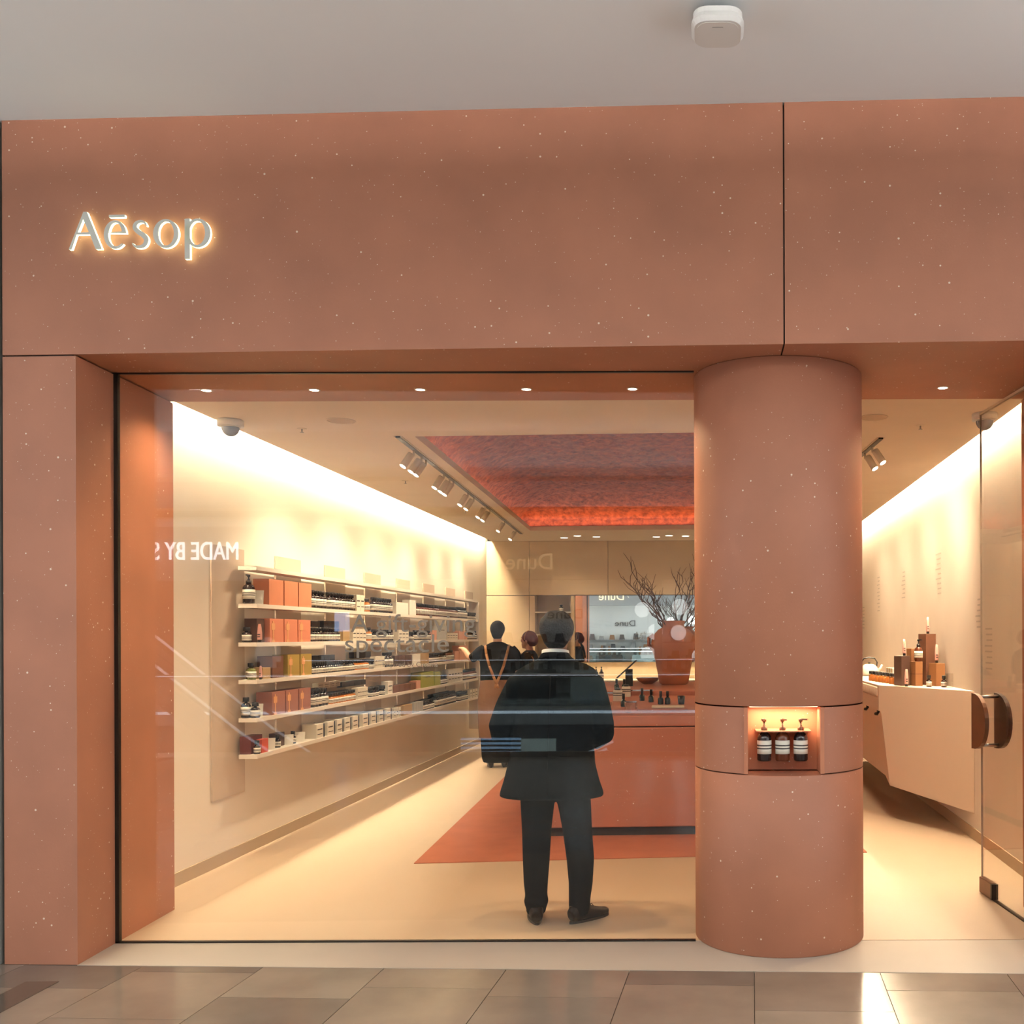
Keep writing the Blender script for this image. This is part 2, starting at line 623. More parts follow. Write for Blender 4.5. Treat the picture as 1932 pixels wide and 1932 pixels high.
# --- shop walls, ceiling with cove slots
struct(MB().box(-3.56, -3.45, JB, YB + .1, 0, 3.7).build('wall_left', 'plaster'), 'cream plaster wall washed by a light cove, behind the shelves')
struct(MB().box(2.10, 2.21, JB, YB + .1, 0, 3.7).build('wall_right', 'plaster'), 'cream plaster wall washed by a light cove, behind the counter')
struct(MB().box(-3.46, -3.441, JB, YB - .05, 0, .088).build('baseboard_left', 'skirting'), 'low tan skirting along the shelf wall')
struct(MB().box(2.09, 2.112, JB, YB - .05, 0, .088).build('baseboard_right', 'skirting'), 'low tan skirting along the counter wall')
struct(MB().box(-3.6, 2.3, JB, YB + .2, 3.72, 3.8).build('ceiling_lid', 'plaster_ceiling'), 'slab above the shop ceiling')

# coffer opening (turned 3 degrees like the table below it)
ca = [(-2.17, 7.62), (1.05, 7.45), (0.72, 14.25), (-2.49, 14.42)]
o0 = [(-3.36, JB), (2.02, JB), (2.02, YB), (-3.36, YB)]
cm = MB()
for i in range(4):
    j = (i + 1) % 4
    cm.prism([o0[i], o0[j], ca[j], ca[i]], CEIL, CEIL + .06)
ceil = struct(cm.build('ceiling', 'plaster_ceiling'), 'cream shop ceiling with a recessed red coffer')

# coffer interior
cc = Vector((sum(p[0] for p in ca) / 4, sum(p[1] for p in ca) / 4))
ex = [((p[0] - cc.x) * 1.09 + cc.x, (p[1] - cc.y) * 1.045 + cc.y) for p in ca]
cof = tag(link('ceiling_coffer', None), 'rough red clay coffer recessed in the shop ceiling', kind='structure')
NX, NY = 70, 130
vs_, fs_ = [], []
import mathutils.noise as mn
for j in range(NY + 1):
    for i in range(NX + 1):
        u, v = i / NX, j / NY
        a = Vector(ex[0]).lerp(Vector(ex[1]), u); b = Vector(ex[3]).lerp(Vector(ex[2]), u)
        p = a.lerp(b, v)
        e = min(u, 1 - u, v * 2.0, (1 - v) * 2.0)
        zz = CEIL + .17 + .30 * min(1, e / 0.16) ** 0.6
        zz += 0.030 * mn.noise(Vector((p.x * 9, p.y * 9, 0))) + 0.018 * mn.noise(Vector((p.x * 23, p.y * 23, 3)))
        vs_.append((p.x, p.y, zz))
for j in range(NY):
    for i in range(NX):
        q = j * (NX + 1) + i
        fs_.append((q, q + NX + 1, q + NX + 2, q + 1))
MB().add(vs_, fs_, 0, True).build('clay_vault', 'coffer_red', cof)
rim = MB()
for i in range(4):
    j = (i + 1) % 4
    p, q = Vector(ex[i]), Vector(ex[j])
    rim.add([(p.x, p.y, CEIL + .055), (q.x, q.y, CEIL + .055), (q.x, q.y, CEIL + .26), (p.x, p.y, CEIL + .26)], [(0, 1, 2, 3)])
rim.build('rim', 'coffer_red', cof)
for i in (0, 1, 2, 3):
    j = (i + 1) % 4
    p, q = Vector(ex[i]), Vector(ex[j])
    mid = (p + q) / 2
    inward = (cc - mid).normalized()
    c = mid + inward * 0.06
    L = (q - p).length - .2
    d = q - p
    o = area('coffer_light', (c.x, c.y, CEIL + .075), L, .04, (1.2, 2.0, 10.0, 9.0)[i], (1.0, 0.62, 0.32), rot=(0, math.pi, 0))
    o.rotation_euler = (math.pi, 0, math.atan2(d.y, d.x))

# LED profile in each cove slot
for x in (-3.405, 2.075):
    o = MB().box(x - .025, x + .025, JB + .05, YB - .1, 3.225, 3.25).build('cove_profile', 'lamp_body')
    tag(o, 'LED profile hidden in the ceiling cove above the %s wall' % ('shelf' if x < 0 else 'counter'), 'light')

# --- back wall: panels, alcove, mirror bay
bw = struct(link('wall_back', None), 'cream panelled back wall of the shop')
MB().box(-3.56, 2.2, YB + .32, YB + .4, 0, 3.7).build('backing', 'joint', bw)
gp = .006
for (x0, x1, z0, z1) in [(-3.45, -2.78, 2.255, CEIL), (-2.78, -1.55, 2.255, CEIL), (-1.55, 0.0, 2.255, CEIL), (0.0, 2.1, 2.255, CEIL),
                         (-3.45, -2.78, 0, 2.25), (-2.78, -2.70, 0, 2.25), (-2.13, -2.07, 0, 2.25), (-2.07, 1.15, 0, 1.21), (1.15, 2.1, 0, 2.25)]:
    MB().box(x0 + gp / 2, x1 - gp / 2, YB, YB + .3, z0 + gp / 2, z1 - gp / 2).build('panel', 'panel_cream', bw)
alc = MB().box(-2.70, -2.13, YB + .29, YB + .31, 0, 2.255)
alc.box(-2.705, -2.695, YB, YB + .3, 0, 2.25).box(-2.135, -2.125, YB, YB + .3, 0, 2.25)
alc.build('alcove_back', 'panel_cream', bw)
for z in (0.95, 1.30, 1.65, 2.0):
    MB().box(-2.70, -2.13, YB + .02, YB + .29, z - .02, z).build('alcove_shelf', 'shelf_cream', bw)
mr = MB().box(-2.065, 1.145, YB + .02, YB + .03, 1.213, 2.248).build('wall_mirror', 'mirror')
tag(mr, 'long frameless mirror on the back wall above the low counter', 'mirror')
struct(MB().box(-3.45, -3.36, 6.0, YB, 3.70, 3.72).build('ceiling_slot', 'plaster_ceiling'), 'top of the cove slot')
struct(MB().box(1.9, 2.1, 6.0, YB, 3.70, 3.72).build('ceiling_slot', 'plaster_ceiling'), 'top of the cove slot above the counter')

# --- shop window
w1 = struct(link('window_1', None), 'large frameless shop window between the left pier and the column')
MB().box(-3.110, -0.068, 5.414, 5.426, 0.004, 3.008).build('glass_pane', 'glass_window', w1)
MB().box(-3.14, -0.068, 5.408, 5.432, 0.0, 0.008).build('floor_channel', 'metal_dark', w1)
MB().box(-3.140, -3.108, 5.408, 5.432, 0.0, 3.0099).build('jamb_channel', 'metal_dark', w1)
MB().box(-3.14, -0.068, 5.41, 5.43, 3.003, 3.0099).build('head_channel', 'metal_dark', w1)

# --- lettering on the window: flat vinyl
def vinyl(text, px0, px1, base, size, label):
    Y = 5.412
    me = text_mesh('window_lettering', text, size, 0.0006, 'vinyl', bold=0.0)
    x0 = (px0 - CX) / F * Y
    fit_text(me, 0, (px1 - px0) / F * Y)
    o = link('window_lettering', me, None, (x0, Y, H - (base - CY) / F * Y), (R(90), 0, 0))
    tag(o, label, 'lettering')


vinyl('A gift-giving', 662, 897, 1190, 0.135, 'tan vinyl words A gift-giving on the shop window')
vinyl('spectacle', 651, 847, 1228, 0.135, 'tan vinyl word spectacle on the shop window')
vinyl('Inspired by Cinema', 722, 826, 1256, 0.036, 'small tan vinyl words Inspired by Cinema on the shop window')

# --- column: three drums, the middle one with a niche
XC, YC, RC = 0.383, 5.568, 0.453
Z1, Z2 = 0.913, 1.252
col = tag(thing('column', 'round speckled terracotta column with a lit bottle niche', 'column', (XC, YC, 0)))
col['kind'] = 'structure'
del col['category']


def drum(z0, z1):
    return MB().lathe([(RC - .004, z0), (RC, z0 + .004), (RC, z1 - .004), (RC - .004, z1)], 96)


drum(0, Z1 - .003).build('drum', 'terracotta', col)
drum(Z2 + .003, SOFF - .001).build('drum', 'terracotta', col)
hw = 0.182
a0 = math.asin(hw / RC)
pts = []
N = 72
for i in range(N + 1):
    a = -math.pi / 2 + a0 + (2 * math.pi - 2 * a0) * i / N
    pts.append((RC * math.cos(a), RC * math.sin(a)))
yf = -RC * math.cos(a0)
yb = yf + 0.17
mid = MB()
vv = [(p[0], p[1], Z1 + .003) for p in pts] + [(p[0], p[1], Z2 - .003) for p in pts]
n = len(pts)
mid.add(vv, [(i, i + 1, n + i + 1, n + i) for i in range(n - 1)], 0, True)
mid.build('niche_drum', 'terracotta', col)
ni = MB()
ni.box(-hw - .02, -hw, yf, yb, Z1 + .003, Z2 - .003).box(hw, hw + .02, yf, yb, Z1 + .003, Z2 - .003)
ni.box(-hw - .02, hw + .02, yb, yb + .02, Z1 + .003, Z2 - .003)
ni.build('niche_lining', 'terracotta_plain', col)
# light profile at the niche head
MB().box(-hw + .01, hw - .01, yf + .04, yf + .06, Z2 - .003, Z2 + .001).build('niche_led', 'led_warm', col)
area('niche_light', (XC, YC + yf + .10, Z2 - .014), 0.33, 0.03, 2.2, WARM)


# ================================================================== SIGN
def ell(cx, cy, rx, ry, a0=0.0, a1=360.0, n=40):
    return [(cx + rx * math.cos(R(a0 + (a1 - a0) * i / n)), cy + ry * math.sin(R(a0 + (a1 - a0) * i / n))) for i in range(n + (0 if abs(a1 - a0) >= 360 else 1))]


def sweep(spine, widths):
    # smooth the spine, then offset both sides
    P, W = [Vector(p) for p in spine], list(widths)
    sp, sw = [], []
    for i in range(len(P) - 1):
        p0, p1, p2, p3 = P[max(i - 1, 0)], P[i], P[i + 1], P[min(i + 2, len(P) - 1)]
        for k_ in range(6):
            t = k_ / 6
            sp.append(0.5 * ((2 * p1) + (p2 - p0) * t + (2 * p0 - 5 * p1 + 4 * p2 - p3) * t * t + (3 * p1 - p0 - 3 * p2 + p3) * t ** 3))
            sw.append(W[i] + (W[i + 1] - W[i]) * t)
    sp.append(P[-1]); sw.append(W[-1])
    l, r = [], []
    for i in range(len(sp)):
        t = (sp[min(i + 1, len(sp) - 1)] - sp[max(i - 1, 0)]).normalized()
        nrm = Vector((-t.y, t.x))
        l.append(tuple(sp[i] + nrm * sw[i] / 2)); r.append(tuple(sp[i] - nrm * sw[i] / 2))
    return l + r[::-1]


GL = {}
GL['A'] = [[[(180, 0), (333, 378), (367, 378), (522, 0), (458, 0), (400, 150), (259, 150), (206, 0)], [(272, 170), (390, 170), (330, 305)]]]
e_out = ell(660, 143, 115, 143, 12, 318, 44)
e_in = ell(672, 143, 84, 120, -52, -188, 22)
GL['e'] = [[e_out + e_in + [(775, 155)], ell(664, 143, 70, 122, 170, 14, 20)[::-1]], [[(598, 318), (760, 318), (760, 342), (598, 342)]]]
GL['s'] = [[sweep([(985, 225), (960, 262), (918, 271), (876, 250), (866, 205), (905, 163), (955, 128), (982, 85), (962, 32), (912, 13), (866, 22), (838, 52)],
                  [10, 22, 26, 36, 44, 48, 50, 46, 36, 28, 22, 10])]]
GL['o'] = [[ell(1185, 143, 130, 145), ell(1188, 143, 82, 122)]]
GL['p'] = [[[(1380, -117), (1432, -117), (1432, 290), (1390, 288), (1380, 284)]], [ell(1512, 143, 130, 145), ell(1508, 143, 82, 122)]]
sg = thing('shop_sign', 'glowing raised letters reading Aēsop on the terracotta fascia', 'sign')
SC = 0.000487 * 5.02 / 5.06
sx0 = -3.122
sg.location = (sx0, FY(sx0) - .012, H + (1200 - 465.8) / F * 5.02)
sg.rotation_euler = (R(90), 0, -math.atan(0.0384))
for ch in 'Aesop':
    parts_f, parts_b = [], []
    for polys in GL[ch]:
        pl = [[((p[0] - 180) * SC, p[1] * SC) for p in poly] for poly in polys]
        parts_f.append(curve_mesh('f', pl, 0.004, 'sign_face'))
        pb = pl
        parts_b.append(curve_mesh('b', pb, 0.015, 'sign_glow'))

    def join(ms, name, m, dz):
        mb = MB()
        for q in ms:
            mb.add([(v.co.x, v.co.y, v.co.z + dz) for v in q.vertices], [tuple(p.vertices) for p in q.polygons])
        return mb.mesh(name, m)
    lf = link('letter', join(parts_f, 'letter', 'sign_face', 0.0182), sg)
    link('lit_edge', join(parts_b, 'lit_edge', 'sign_glow', 0.0087), lf)

# ================================================================== CEILING DEVICES
ap = thing('wifi_box', 'white rounded wireless access point hung from the mall ceiling', 'access point', (0.05, 4.215, MC))


def rounded(w, d, rr, n=6):
    out = []
    for (sx, sy, a) in ((1, 1, 0), (-1, 1, 90), (-1, -1, 180), (1, -1, 270)):
        for i in range(n + 1):
            an = R(a + 90 * i / n)
            out.append((sx * (w / 2 - rr) + rr * math.cos(an), sy * (d / 2 - rr) + rr * math.sin(an)))
    return out


mbx = MB()
pA, pB, pC = rounded(.20, .20, .06), rounded(.215, .215, .065), rounded(.19, .19, .055)
mbx.prism(pA, -.05, -.03).prism(pB, -.07, -.05, poly2=pA).prism(pC, -.088, -.07, poly2=pB)
mbx.build('case', 'white_plastic', ap)
MB().prism(rounded(.17, .17, .05), -.0895, -.088).build('cover', 'white_plastic', ap)
MB().box(-.022, .022, -.055, -.050, -.0905, -.0893).build('lettering', 'grey_plastic', ap)
MB().box(-.06, -.01, -.05, .05, -.032, 0).build('bracket', 'metal_dark', ap)

# soffit downlights above the window
dl0 = None
spots = [-2.83, -2.22, -1.62, -1.02, -0.42, 1.335]
names = ['nearest the left pier', 'second from the left pier', 'third from the left pier, in the middle of the window row', 'second from the column on the window side',
         'beside the column on the window side', 'alone right of the column near the glass door']
for i, x in enumerate(spots):
    if dl0 is None:
        dl0 = thing('soffit_downlight', '', 'downlight', (x, 5.80, SOFF), group='downlights in the terracotta soffit')
        MB().lathe([(.026, -.0005), (.026, -.003), (.034, -.002), (.034, -.0005)], 20, caps=False).build('ring', 'lamp_body', dl0)
        MB().lathe([(.0255, -.0025), (.0255, -.0005)], 20).build('lens', 'downlight_glow', dl0)
        d = dl0
    else:
        d = dup(dl0, (x, 5.80, SOFF))
    d['label'] = 'small round soffit downlight ' + names[i]
    spot('downlight_beam', (x, 5.80, SOFF - .01), (x, 5.80, 0), 52 if i == 0 else 85, (1.0, 0.70, 0.40), 135, 0.8, 0.03)

# small ceiling downlights in front of the back wall
bd0 = None
bx = [(1065, 1013.5), (1090, 1010), (1126, 1012), (1239, 1012.5), (1263, 1010), (1294, 1011)]
for i, (px, py) in enumerate(bx):
    Y = (CEIL - H) * F / (1200 - py)
    x = (px - CX) / F * Y
    if bd0 is None:
        bd0 = thing('ceiling_downlight', '', 'downlight', (x, Y, CEIL), group='downlights near the back wall')
        MB().lathe([(.055, -.0005), (.055, -.004), (.075, -.003), (.075, -.0005)], 18, caps=False).build('ring', 'lamp_body', bd0)
        MB().lathe([(.0545, -.003), (.0545, -.0005)], 18).build('lens', 'downlight_glow', bd0)
        d = bd0
    else:
        d = dup(bd0, (x, Y, CEIL))
    d['label'] = ['leftmost', 'second', 'third', 'fourth', 'fifth', 'rightmost'][i] + ' small downlight of the row along the back wall ceiling'
    spot('back_beam', (x, Y, CEIL - .01), (x, Y + .1, 0), 22, WARM2, 110, 0.8, 0.05)


# track lights
def track(name, p0, p1, label):
    t = thing(name, label, 'light track', (p0[0], p0[1], CEIL))
    t.rotation_euler = (0, 0, math.atan2(p1[1] - p0[1], p1[0] - p0[0]))
    L = (Vector(p1) - Vector(p0)).length
    MB().box(0, L, -.018, .018, -.012, 0).build('rail', 'metal_dark', t)
    MB().box(0, L, -.03, -.018, -.006, 0).box(0, L, .018, .03, -.006, 0).build('flange', 'lamp_body', t)
    return t


track('light_track', (-2.29, 7.6), (-2.68, 14.8), 'long recessed light track left of the red coffer')
track('light_track', (1.31, 7.72), (0.98, 13.8), 'recessed light track right of the column')


def lamp_proto(x, y, side):
    t = thing('track_spotlight', '', 'spotlight', (x, y, CEIL - .0135), group='spotlights on the shelf side track' if side < 0 else 'spotlights on the counter side track')
    M = Matrix.Translation((side * .02, 0, -.03)) @ Vector((side * -.45, .34, .84)).to_track_quat('Z', 'Y').to_matrix().to_4x4()
    MB().lathe([(.008, -.05), (.008, .0)], 8).build('stem', 'lamp_body', t)
    MB().lathe([(.027, -.125), (.029, -.123), (.029, -.01), (.026, -.0)], 18, M=M).build('barrel', 'lamp_body', t)
    MB().lathe([(.025, -.1262), (.025, -.124)], 18, M=M).build('lens', 'lamp_glow', t)
    return t


hy = [8.11, 8.38, 8.55, 9.28, 9.54, 9.72, 10.5, 10.84, 11.58, 11.9, 13.1, 14.2]
ords = ['first', 'second', 'third', 'fourth', 'fifth', 'sixth', 'seventh', 'eighth', 'ninth', 'tenth', 'eleventh', 'twelfth']
p0_ = None
for i, y in enumerate(hy):
    x = -2.29 - .0542 * (y - 7.6)
    t = lamp_proto(x, y, -1) if p0_ is None else dup(p0_, (x, y, CEIL - .0135))
    p0_ = p0_ or t
    t['label'] = 'cream cylinder spotlight, %s from the window on the track left of the coffer' % ords[i]
    spot('track_beam', (x - .115, y, CEIL - .17), (x - .95, y - .1, 1.55), 48, WARM2, 100, 0.9, 0.03)
p0_ = None
for i, y in enumerate((8.02, 8.30, 9.6, 10.8, 12.0)):  # last three heads added behind the column to even the wall light
    x = 1.31 - .0542 * (y - 7.72)
    t = lamp_proto(x, y, 1) if p0_ is None else dup(p0_, (x, y, CEIL - .0135))
    p0_ = p0_ or t
    t['label'] = 'cream cylinder spotlight right of the column, %s on its track' % ['nearest the window', 'second', 'third', 'fourth', 'last'][i]
    spot('track_beam', (x + .115, y, CEIL - .17), (x + .75, y + (1.3 if i < 2 else .3), 1.5), 46, WARM2, 120, 0.9, 0.03)
# table spots (extra beams at track height aimed at the table, no lamp heads)
for (x, y) in ((-2.4, 9.0), (-2.5, 11.0), (1.2, 10.2)):
    spot('table_beam', (x, y, CEIL - .18), (-.5, y + .4, 1.0), 70, WARM2, 45, 0.9, 0.03)


def cctv(loc, label):
    t = thing('dome_camera', label, 'camera', loc)
    MB().lathe([(.085, -.045), (.085, -.004), (.08, 0)], 24).build('mount', 'white_plastic', t)
    MB().lathe([(.062, -.052), (.066, -.045)], 24).build('ring', 'white_plastic', t)
    MB().ball((0, 0, -.048), .06, .06, .065, 20, 12).build('dome', 'dome', t)


cctv((-3.26, 7.02, CEIL), 'white dome security camera on the ceiling by the shelf wall')
cctv((1.87, 6.9, CEIL), 'white dome security camera on the ceiling seen through the glass door')


def px_on_ceiling(px, py):
    Y = (CEIL - H) * F / (1200 - py)
    return ((px - CX) / F * Y, Y)


for (px, py, lab) in ((645, 791, 'flush round ceiling speaker behind the shop window'), (1650, 788, 'flush round ceiling speaker right of the column')):
    x, y = px_on_ceiling(px, py)
    t = thing('ceiling_speaker', lab, 'speaker', (x, y, CEIL))
    MB().lathe([(.085, -.004), (.09, -.002), (.09, 0)], 28).build('grille', 'pad_cream', t)
    MB().lathe([(.09, -.001), (.09, -.005), (.097, -.005), (.097, -.001)], 28, caps=False).build('rim', 'lamp_body', t)
for (px, py, lab) in ((571, 806, 'small sprinkler head on the ceiling near the shelf wall'), (1738, 804, 'small sprinkler head on the ceiling right of the column'),
                      (766, 905, 'tiny sprinkler head on the ceiling left of the light track'), (878, 962, 'tiny sprinkler head on the ceiling far along the light track')):
    x, y = px_on_ceiling(px, py)
    t = thing('sprinkler', lab, 'sprinkler', (x, y, CEIL))
    MB().lathe([(.03, -.004), (.034, -.001), (.034, 0)], 16).build('rose', 'lamp_body', t)
    MB().lathe([(.006, -.028), (.006, -.004)], 8).lathe([(.014, -.03), (.014, -.027)], 10).build('head', 'steel', t)

# ================================================================== GLASS DOOR
dr = struct(thing('door_1', '', 'x', (1.80, 5.52, 0)), 'open frameless glass door with half round pull handles')
del dr['category']
dang = math.atan2(6.42 - 5.52, 1.715 - 1.80)
dr.rotation_euler = (0, 0, dang)
LW = .905
MB().box(0, LW, -.006, .006, .006, 2.985).build('glass_pane', 'glass_door', dr)
MB().box(LW, LW + .003, -.006, .006, .006, 2.985).build('edge_seal', 'lamp_body', dr)
pf = MB().box(LW - .19, LW + .002, -.02, .02, .004, .10).build('patch_fitting', 'bronze', dr, bevel=.004)
MB().box(LW - .21, LW - .188, -.021, .021, .006, .098).build('end_cap', 'metal_dark', pf)
MB().box(0, LW - .2, -.012, .012, .0, .008).build('bottom_rail', 'metal_dark', dr)
MB().box(-.02, LW, -.008, .008, 2.985, 3.0).build('top_rail', 'lamp_body', dr)
hd = []
zc, hz = 1.08, 0.172
for s in (1, -1):
    prof = [(LW - .05, -hz)]
    for i in range(17):
        a = -90 + 180 * i / 16
        prof.append((LW - .05 - .235 * math.cos(R(a)) ** 0.8 if abs(math.cos(R(a))) > 1e-6 else LW - .05, hz * math.sin(R(a))))
    y0, y1 = (.060, .085) if s > 0 else (-.085, -.060)
    vs_ = [(p[0], y0, zc + p[1]) for p in prof] + [(p[0], y1, zc + p[1]) for p in prof]
    n = len(prof)
    fs_ = [tuple(range(n)), tuple(reversed(range(n, 2 * n)))] + [(i, n + i, n + (i + 1) % n, (i + 1) % n) for i in range(n)]
    o = MB().add(vs_, fs_).build('handle', 'bronze' if s > 0 else 'handle_dark', dr)
    o['label'] = 'half moon pull plate'
for z in (1.232, .933):
    MB().tube([(LW - .12, -.062, z), (LW - .12, .062, z)], .011, 12).build('handle_post', 'steel', dr)
fp = MB().box(1.70, 1.98, 5.36, 5.47, .0, .003).build('floor_hinge_plate', 'threshold')
tag(fp, 'flat hinge cover plate set in the threshold under the door', 'plate')

# ================================================================== RIGHT COUNTER
ct = thing('service_counter', 'white faceted counter cantilevered from the right wall', 'counter', (0, 0, 0))
ZT, ZM, ZL = 1.167, .94, .204
MB().prism([(2.098, 8.08), (1.52, 9.12), (1.52, 13.2), (2.098, 13.2)], ZM, ZT).build('upper_body', 'counter_shaded_cream', ct)
MB().add([(2.098, 8.08, ZM), (1.535, 9.093, ZM), (1.63, 9.45, ZM), (1.64, 13.2, ZM), (2.098, 13.2, ZM),
          (2.098, 8.08, .204), (1.593, 8.988, .295), (1.66, 9.6, .30), (1.67, 13.2, .30), (2.098, 13.2, .25)],
         [(4, 3, 2, 1, 0), (5, 6, 7, 8, 9), (0, 1, 6, 5), (1, 2, 7, 6), (2, 3, 8, 7), (3, 4, 9, 8), (4, 0, 5, 9)]).build('lower_body', 'counter_shaded_cream', ct)
flm = MB()
for i in range(22):
    flm.lathe([(.014, 1.06), (.016, 1.075), (.016, 1.14), (.012, 1.15)], 8, c=(1.522, 9.2 + i * .055, 0))
flm.build('fluting', 'counter_shaded_cream', ct)
for y in (9.33, 9.95):
    MB().tube([(1.55, y, .945), (1.55, y, .915), (1.535, y - .01, .895), (1.52, y - .03, .90)], .014, 10).build('tap', 'metal_dark', ct)

# wall lettering (illegible small print) in columns on the right wall
def wall_print(y, z0, n, dz, w):
    m = MB()
    for i in range(n):
        z = z0 - i * dz
        ww = w * random.uniform(.55, 1.0)
        m.box(2.0985, 2.0998, y, y + ww, z - .006, z + .006)
    return m


for k_, (px, py0, py1) in enumerate(((1660, 1090, 1160), (1708, 1080, 1136), (1776, 1045, 1130), (1631, 1147, 1192), (1853, 1132, 1195), (1872, 1188, 1275))):
    Y = 2.1 * F / (px - CX)
    z0 = H - (py0 - CY) / F * Y
    z1 = H - (py1 - CY) / F * Y
    nn = max(6, int((z0 - z1) / .042))
    o = wall_print(Y, z0, nn, (z0 - z1) / nn, .22).build('wall_text', 'print_grey')
    tag(o, 'column of tiny grey wall text, %s on the right wall' % ['second from the column', 'third from the column', 'fourth from the column', 'nearest the column', 'at the glass door edge', 'seen through the glass door'][k_], 'lettering')

# ================================================================== TABLE AND CARPET
CAR = [(-2.09, 7.28), (1.175, 7.60), (0.80, 14.3), (-2.46, 14.1)]
cp = MB().prism(CAR, 0.0005, .006).build('rug', 'carpet_clay')
tag(cp, 'terracotta red rug under the display table', 'rug')
tb = thing('display_table', 'two-tier speckled terracotta display table on the red rug', 'table', (-1.36, 8.20, .006), R(3.0))
TW = 1.85
MB().box(.04, TW - .04, .04, 4.9, 0, .07).build('plinth', 'joint', tb)
MB().box(0, TW, 0, 2.75, .07, .872).build('lower_block', 'table_clay', tb, bevel=.01)
MB().box(0, TW, 0, 2.75, .880, .967).build('lower_top', 'table_clay', tb, bevel=.006)
MB().box(0, TW, 2.76, 5.0, .07, 1.02).build('upper_block', 'table_clay', tb, bevel=.01)
ZLO, ZUP = .974, 1.027

# --- back counter
bc = thing('back_counter', 'low cream counter below the long mirror', 'counter', (0, 0, 0))
MB().box(-2.07, 1.15, 15.36, 15.99, 0, .91).build('body', 'panel_cream', bc)
MB().box(-2.09, 1.17, 15.30, 15.995, .91, .95).build('worktop', 'shelf_cream', bc)
area('counter_light', (-.5, 15.9, 1.19), 2.8, .03, 10, WARM, rot=(R(-25), 0, 0))


# ================================================================== SHELF WALL
XW, XF = -3.45, -3.27           # wall and shelf front
SHZ = [2.13, 1.856, 1.575, 1.303, 1.025, 0.76]
YS0, YS1 = 7.44, 14.62
nm = ['top', 'second', 'third', 'fourth', 'fifth', 'bottom']
shelf_mesh = MB().box(XW + .045, XF, YS0, YS1, -.03, 0).mesh('wall_shelf', 'shelf_cream')
for i, z in enumerate(SHZ):
    o = link('wall_shelf', shelf_mesh, None, (0, 0, z))
    tag(o, '%s long cream wall shelf on the left wall' % ['topmost', 'second highest', 'third highest', 'fourth highest', 'second lowest', 'lowest'][i], 'shelf', 'long shelves on the left wall')
pads = [MB().box(XW + .001, XW + .014, 0, .50, zz, 1.64).mesh('backing_panel', 'pad_cream') for zz in (-.15, .12)]
for i in range(8):
    o = link('backing_panel', pads[0 if i == 0 else 1], None, (0, 7.11 + 1.06 * i, .62))
    tag(o, 'plain upright cream backing panel behind the shelves, %s from the window' % ['first', 'second', 'third', 'fourth', 'fifth', 'sixth', 'seventh', 'last'][i], 'panel', 'backing panels of the shelf wall')
ep = MB().box(XW + .042, XF + .01, YS1 + .001, YS1 + .03, .3, 2.1).build('shelf_end_panel', 'shelf_cream')
tag(ep, 'narrow cream end panel closing the shelves at the far end', 'panel')


# ---- product meshes (shared)
def label_prof(r, z0, z1):
    h = z1 - z0
    return ([(r, z0), (r, z0 + .36 * h), (r, z0 + .46 * h), (r, z0 + .58 * h), (r, z0 + .68 * h), (r, z1)], [0, 1, 0, 1, 0])


PROD = {}


def prod(key, r, h, body, capr=None, caph=.022, lab=True, neck=.010, tall_cap=False):
    hb = h - caph - .012
    prof = [(r * .9, 0), (r, .004), (r, hb * .80), (r * .8, hb * .92), (neck, hb), (neck, hb + .012)]
    d = {'name': key, 'r': r, 'h': h}
    d['body'] = MB().lathe(prof, 14).mesh('bottle_body', body)
    cr = capr or r * .55
    d['cap'] = MB().lathe([(cr, hb + .006), (cr, hb + .010 + caph), (cr * .9, hb + .012 + caph)], 12).mesh('cap', 'cap_black')
    if lab:
        p, mis = label_prof(r + .0012, hb * .18, hb * .72)
        d['label'] = MB().lathe(p, 14, mis=mis + [0]).mesh('label', ['label_cream', 'label_band'])
    PROD[key] = d


prod('std', .034, .150, 'bottle_dark', .022, .026)
prod('short', .033, .112, 'bottle_dark', .024, .022)
prod('small', .024, .100, 'bottle_dark', .017, .024)
prod('amber', .038, .130, 'bottle_amber', .030, .022)
prod('ambs', .030, .098, 'bottle_amber', .026, .020)
prod('ambn', .030, .098, 'bottle_amber', .027, .024, lab=False)
prod('brown', .034, .140, 'bottle_brown', .022, .026)
prod('jar', .046, .095, 'bottle_dark', .045, .030, neck=.036)
prod('drop', .026, .120, 'bottle_blackgreen', .013, .045, lab=False)
prod('green', .030, .120, 'bottle_green', .018, .024)
prod('whitecap', .031, .118, 'bottle_dark', .022, .022)


def pump_meshes(r, h, body):
    hb = h
    b = MB().lathe([(r * .9, 0), (r, .006), (r, hb * .78), (r * .82, hb * .9), (r * .42, hb * .97), (r * .40, hb)], 18).mesh('bottle_body', body)
    p = MB().lathe([(r * .46, hb - .003), (r * .46, hb + .020), (r * .24, hb + .022), (r * .22, hb + .030), (.005, hb + .031), (.005, hb + .052)], 14)
    p.lathe([(.010, hb + .048), (.012, hb + .060), (.008, hb + .064)], 12)
    p.box(-.006, .006, -.038, .0, hb + .056, hb + .064)
    lp, mis = label_prof(r + .0012, hb * .24, hb * .70)
    l = MB().lathe(lp, 18, mis=mis + [0]).mesh('label', ['label_cream', 'label_band'])
    return b, p, l


def put(key, loc, label, group=None, rz=0.0, cat='bottle', name=None):
    d = PROD[key]
    o = link(name or {'jar': 'glass_jar'}.get(key, 'bottle'), d['body'], None, loc, (0, 0, rz))
    tag(o, label, cat, group)
    link('cap', d['cap'], o)
    if 'label' in d:
        link('label', d['label'], o)
    return o


pb_mesh = {}


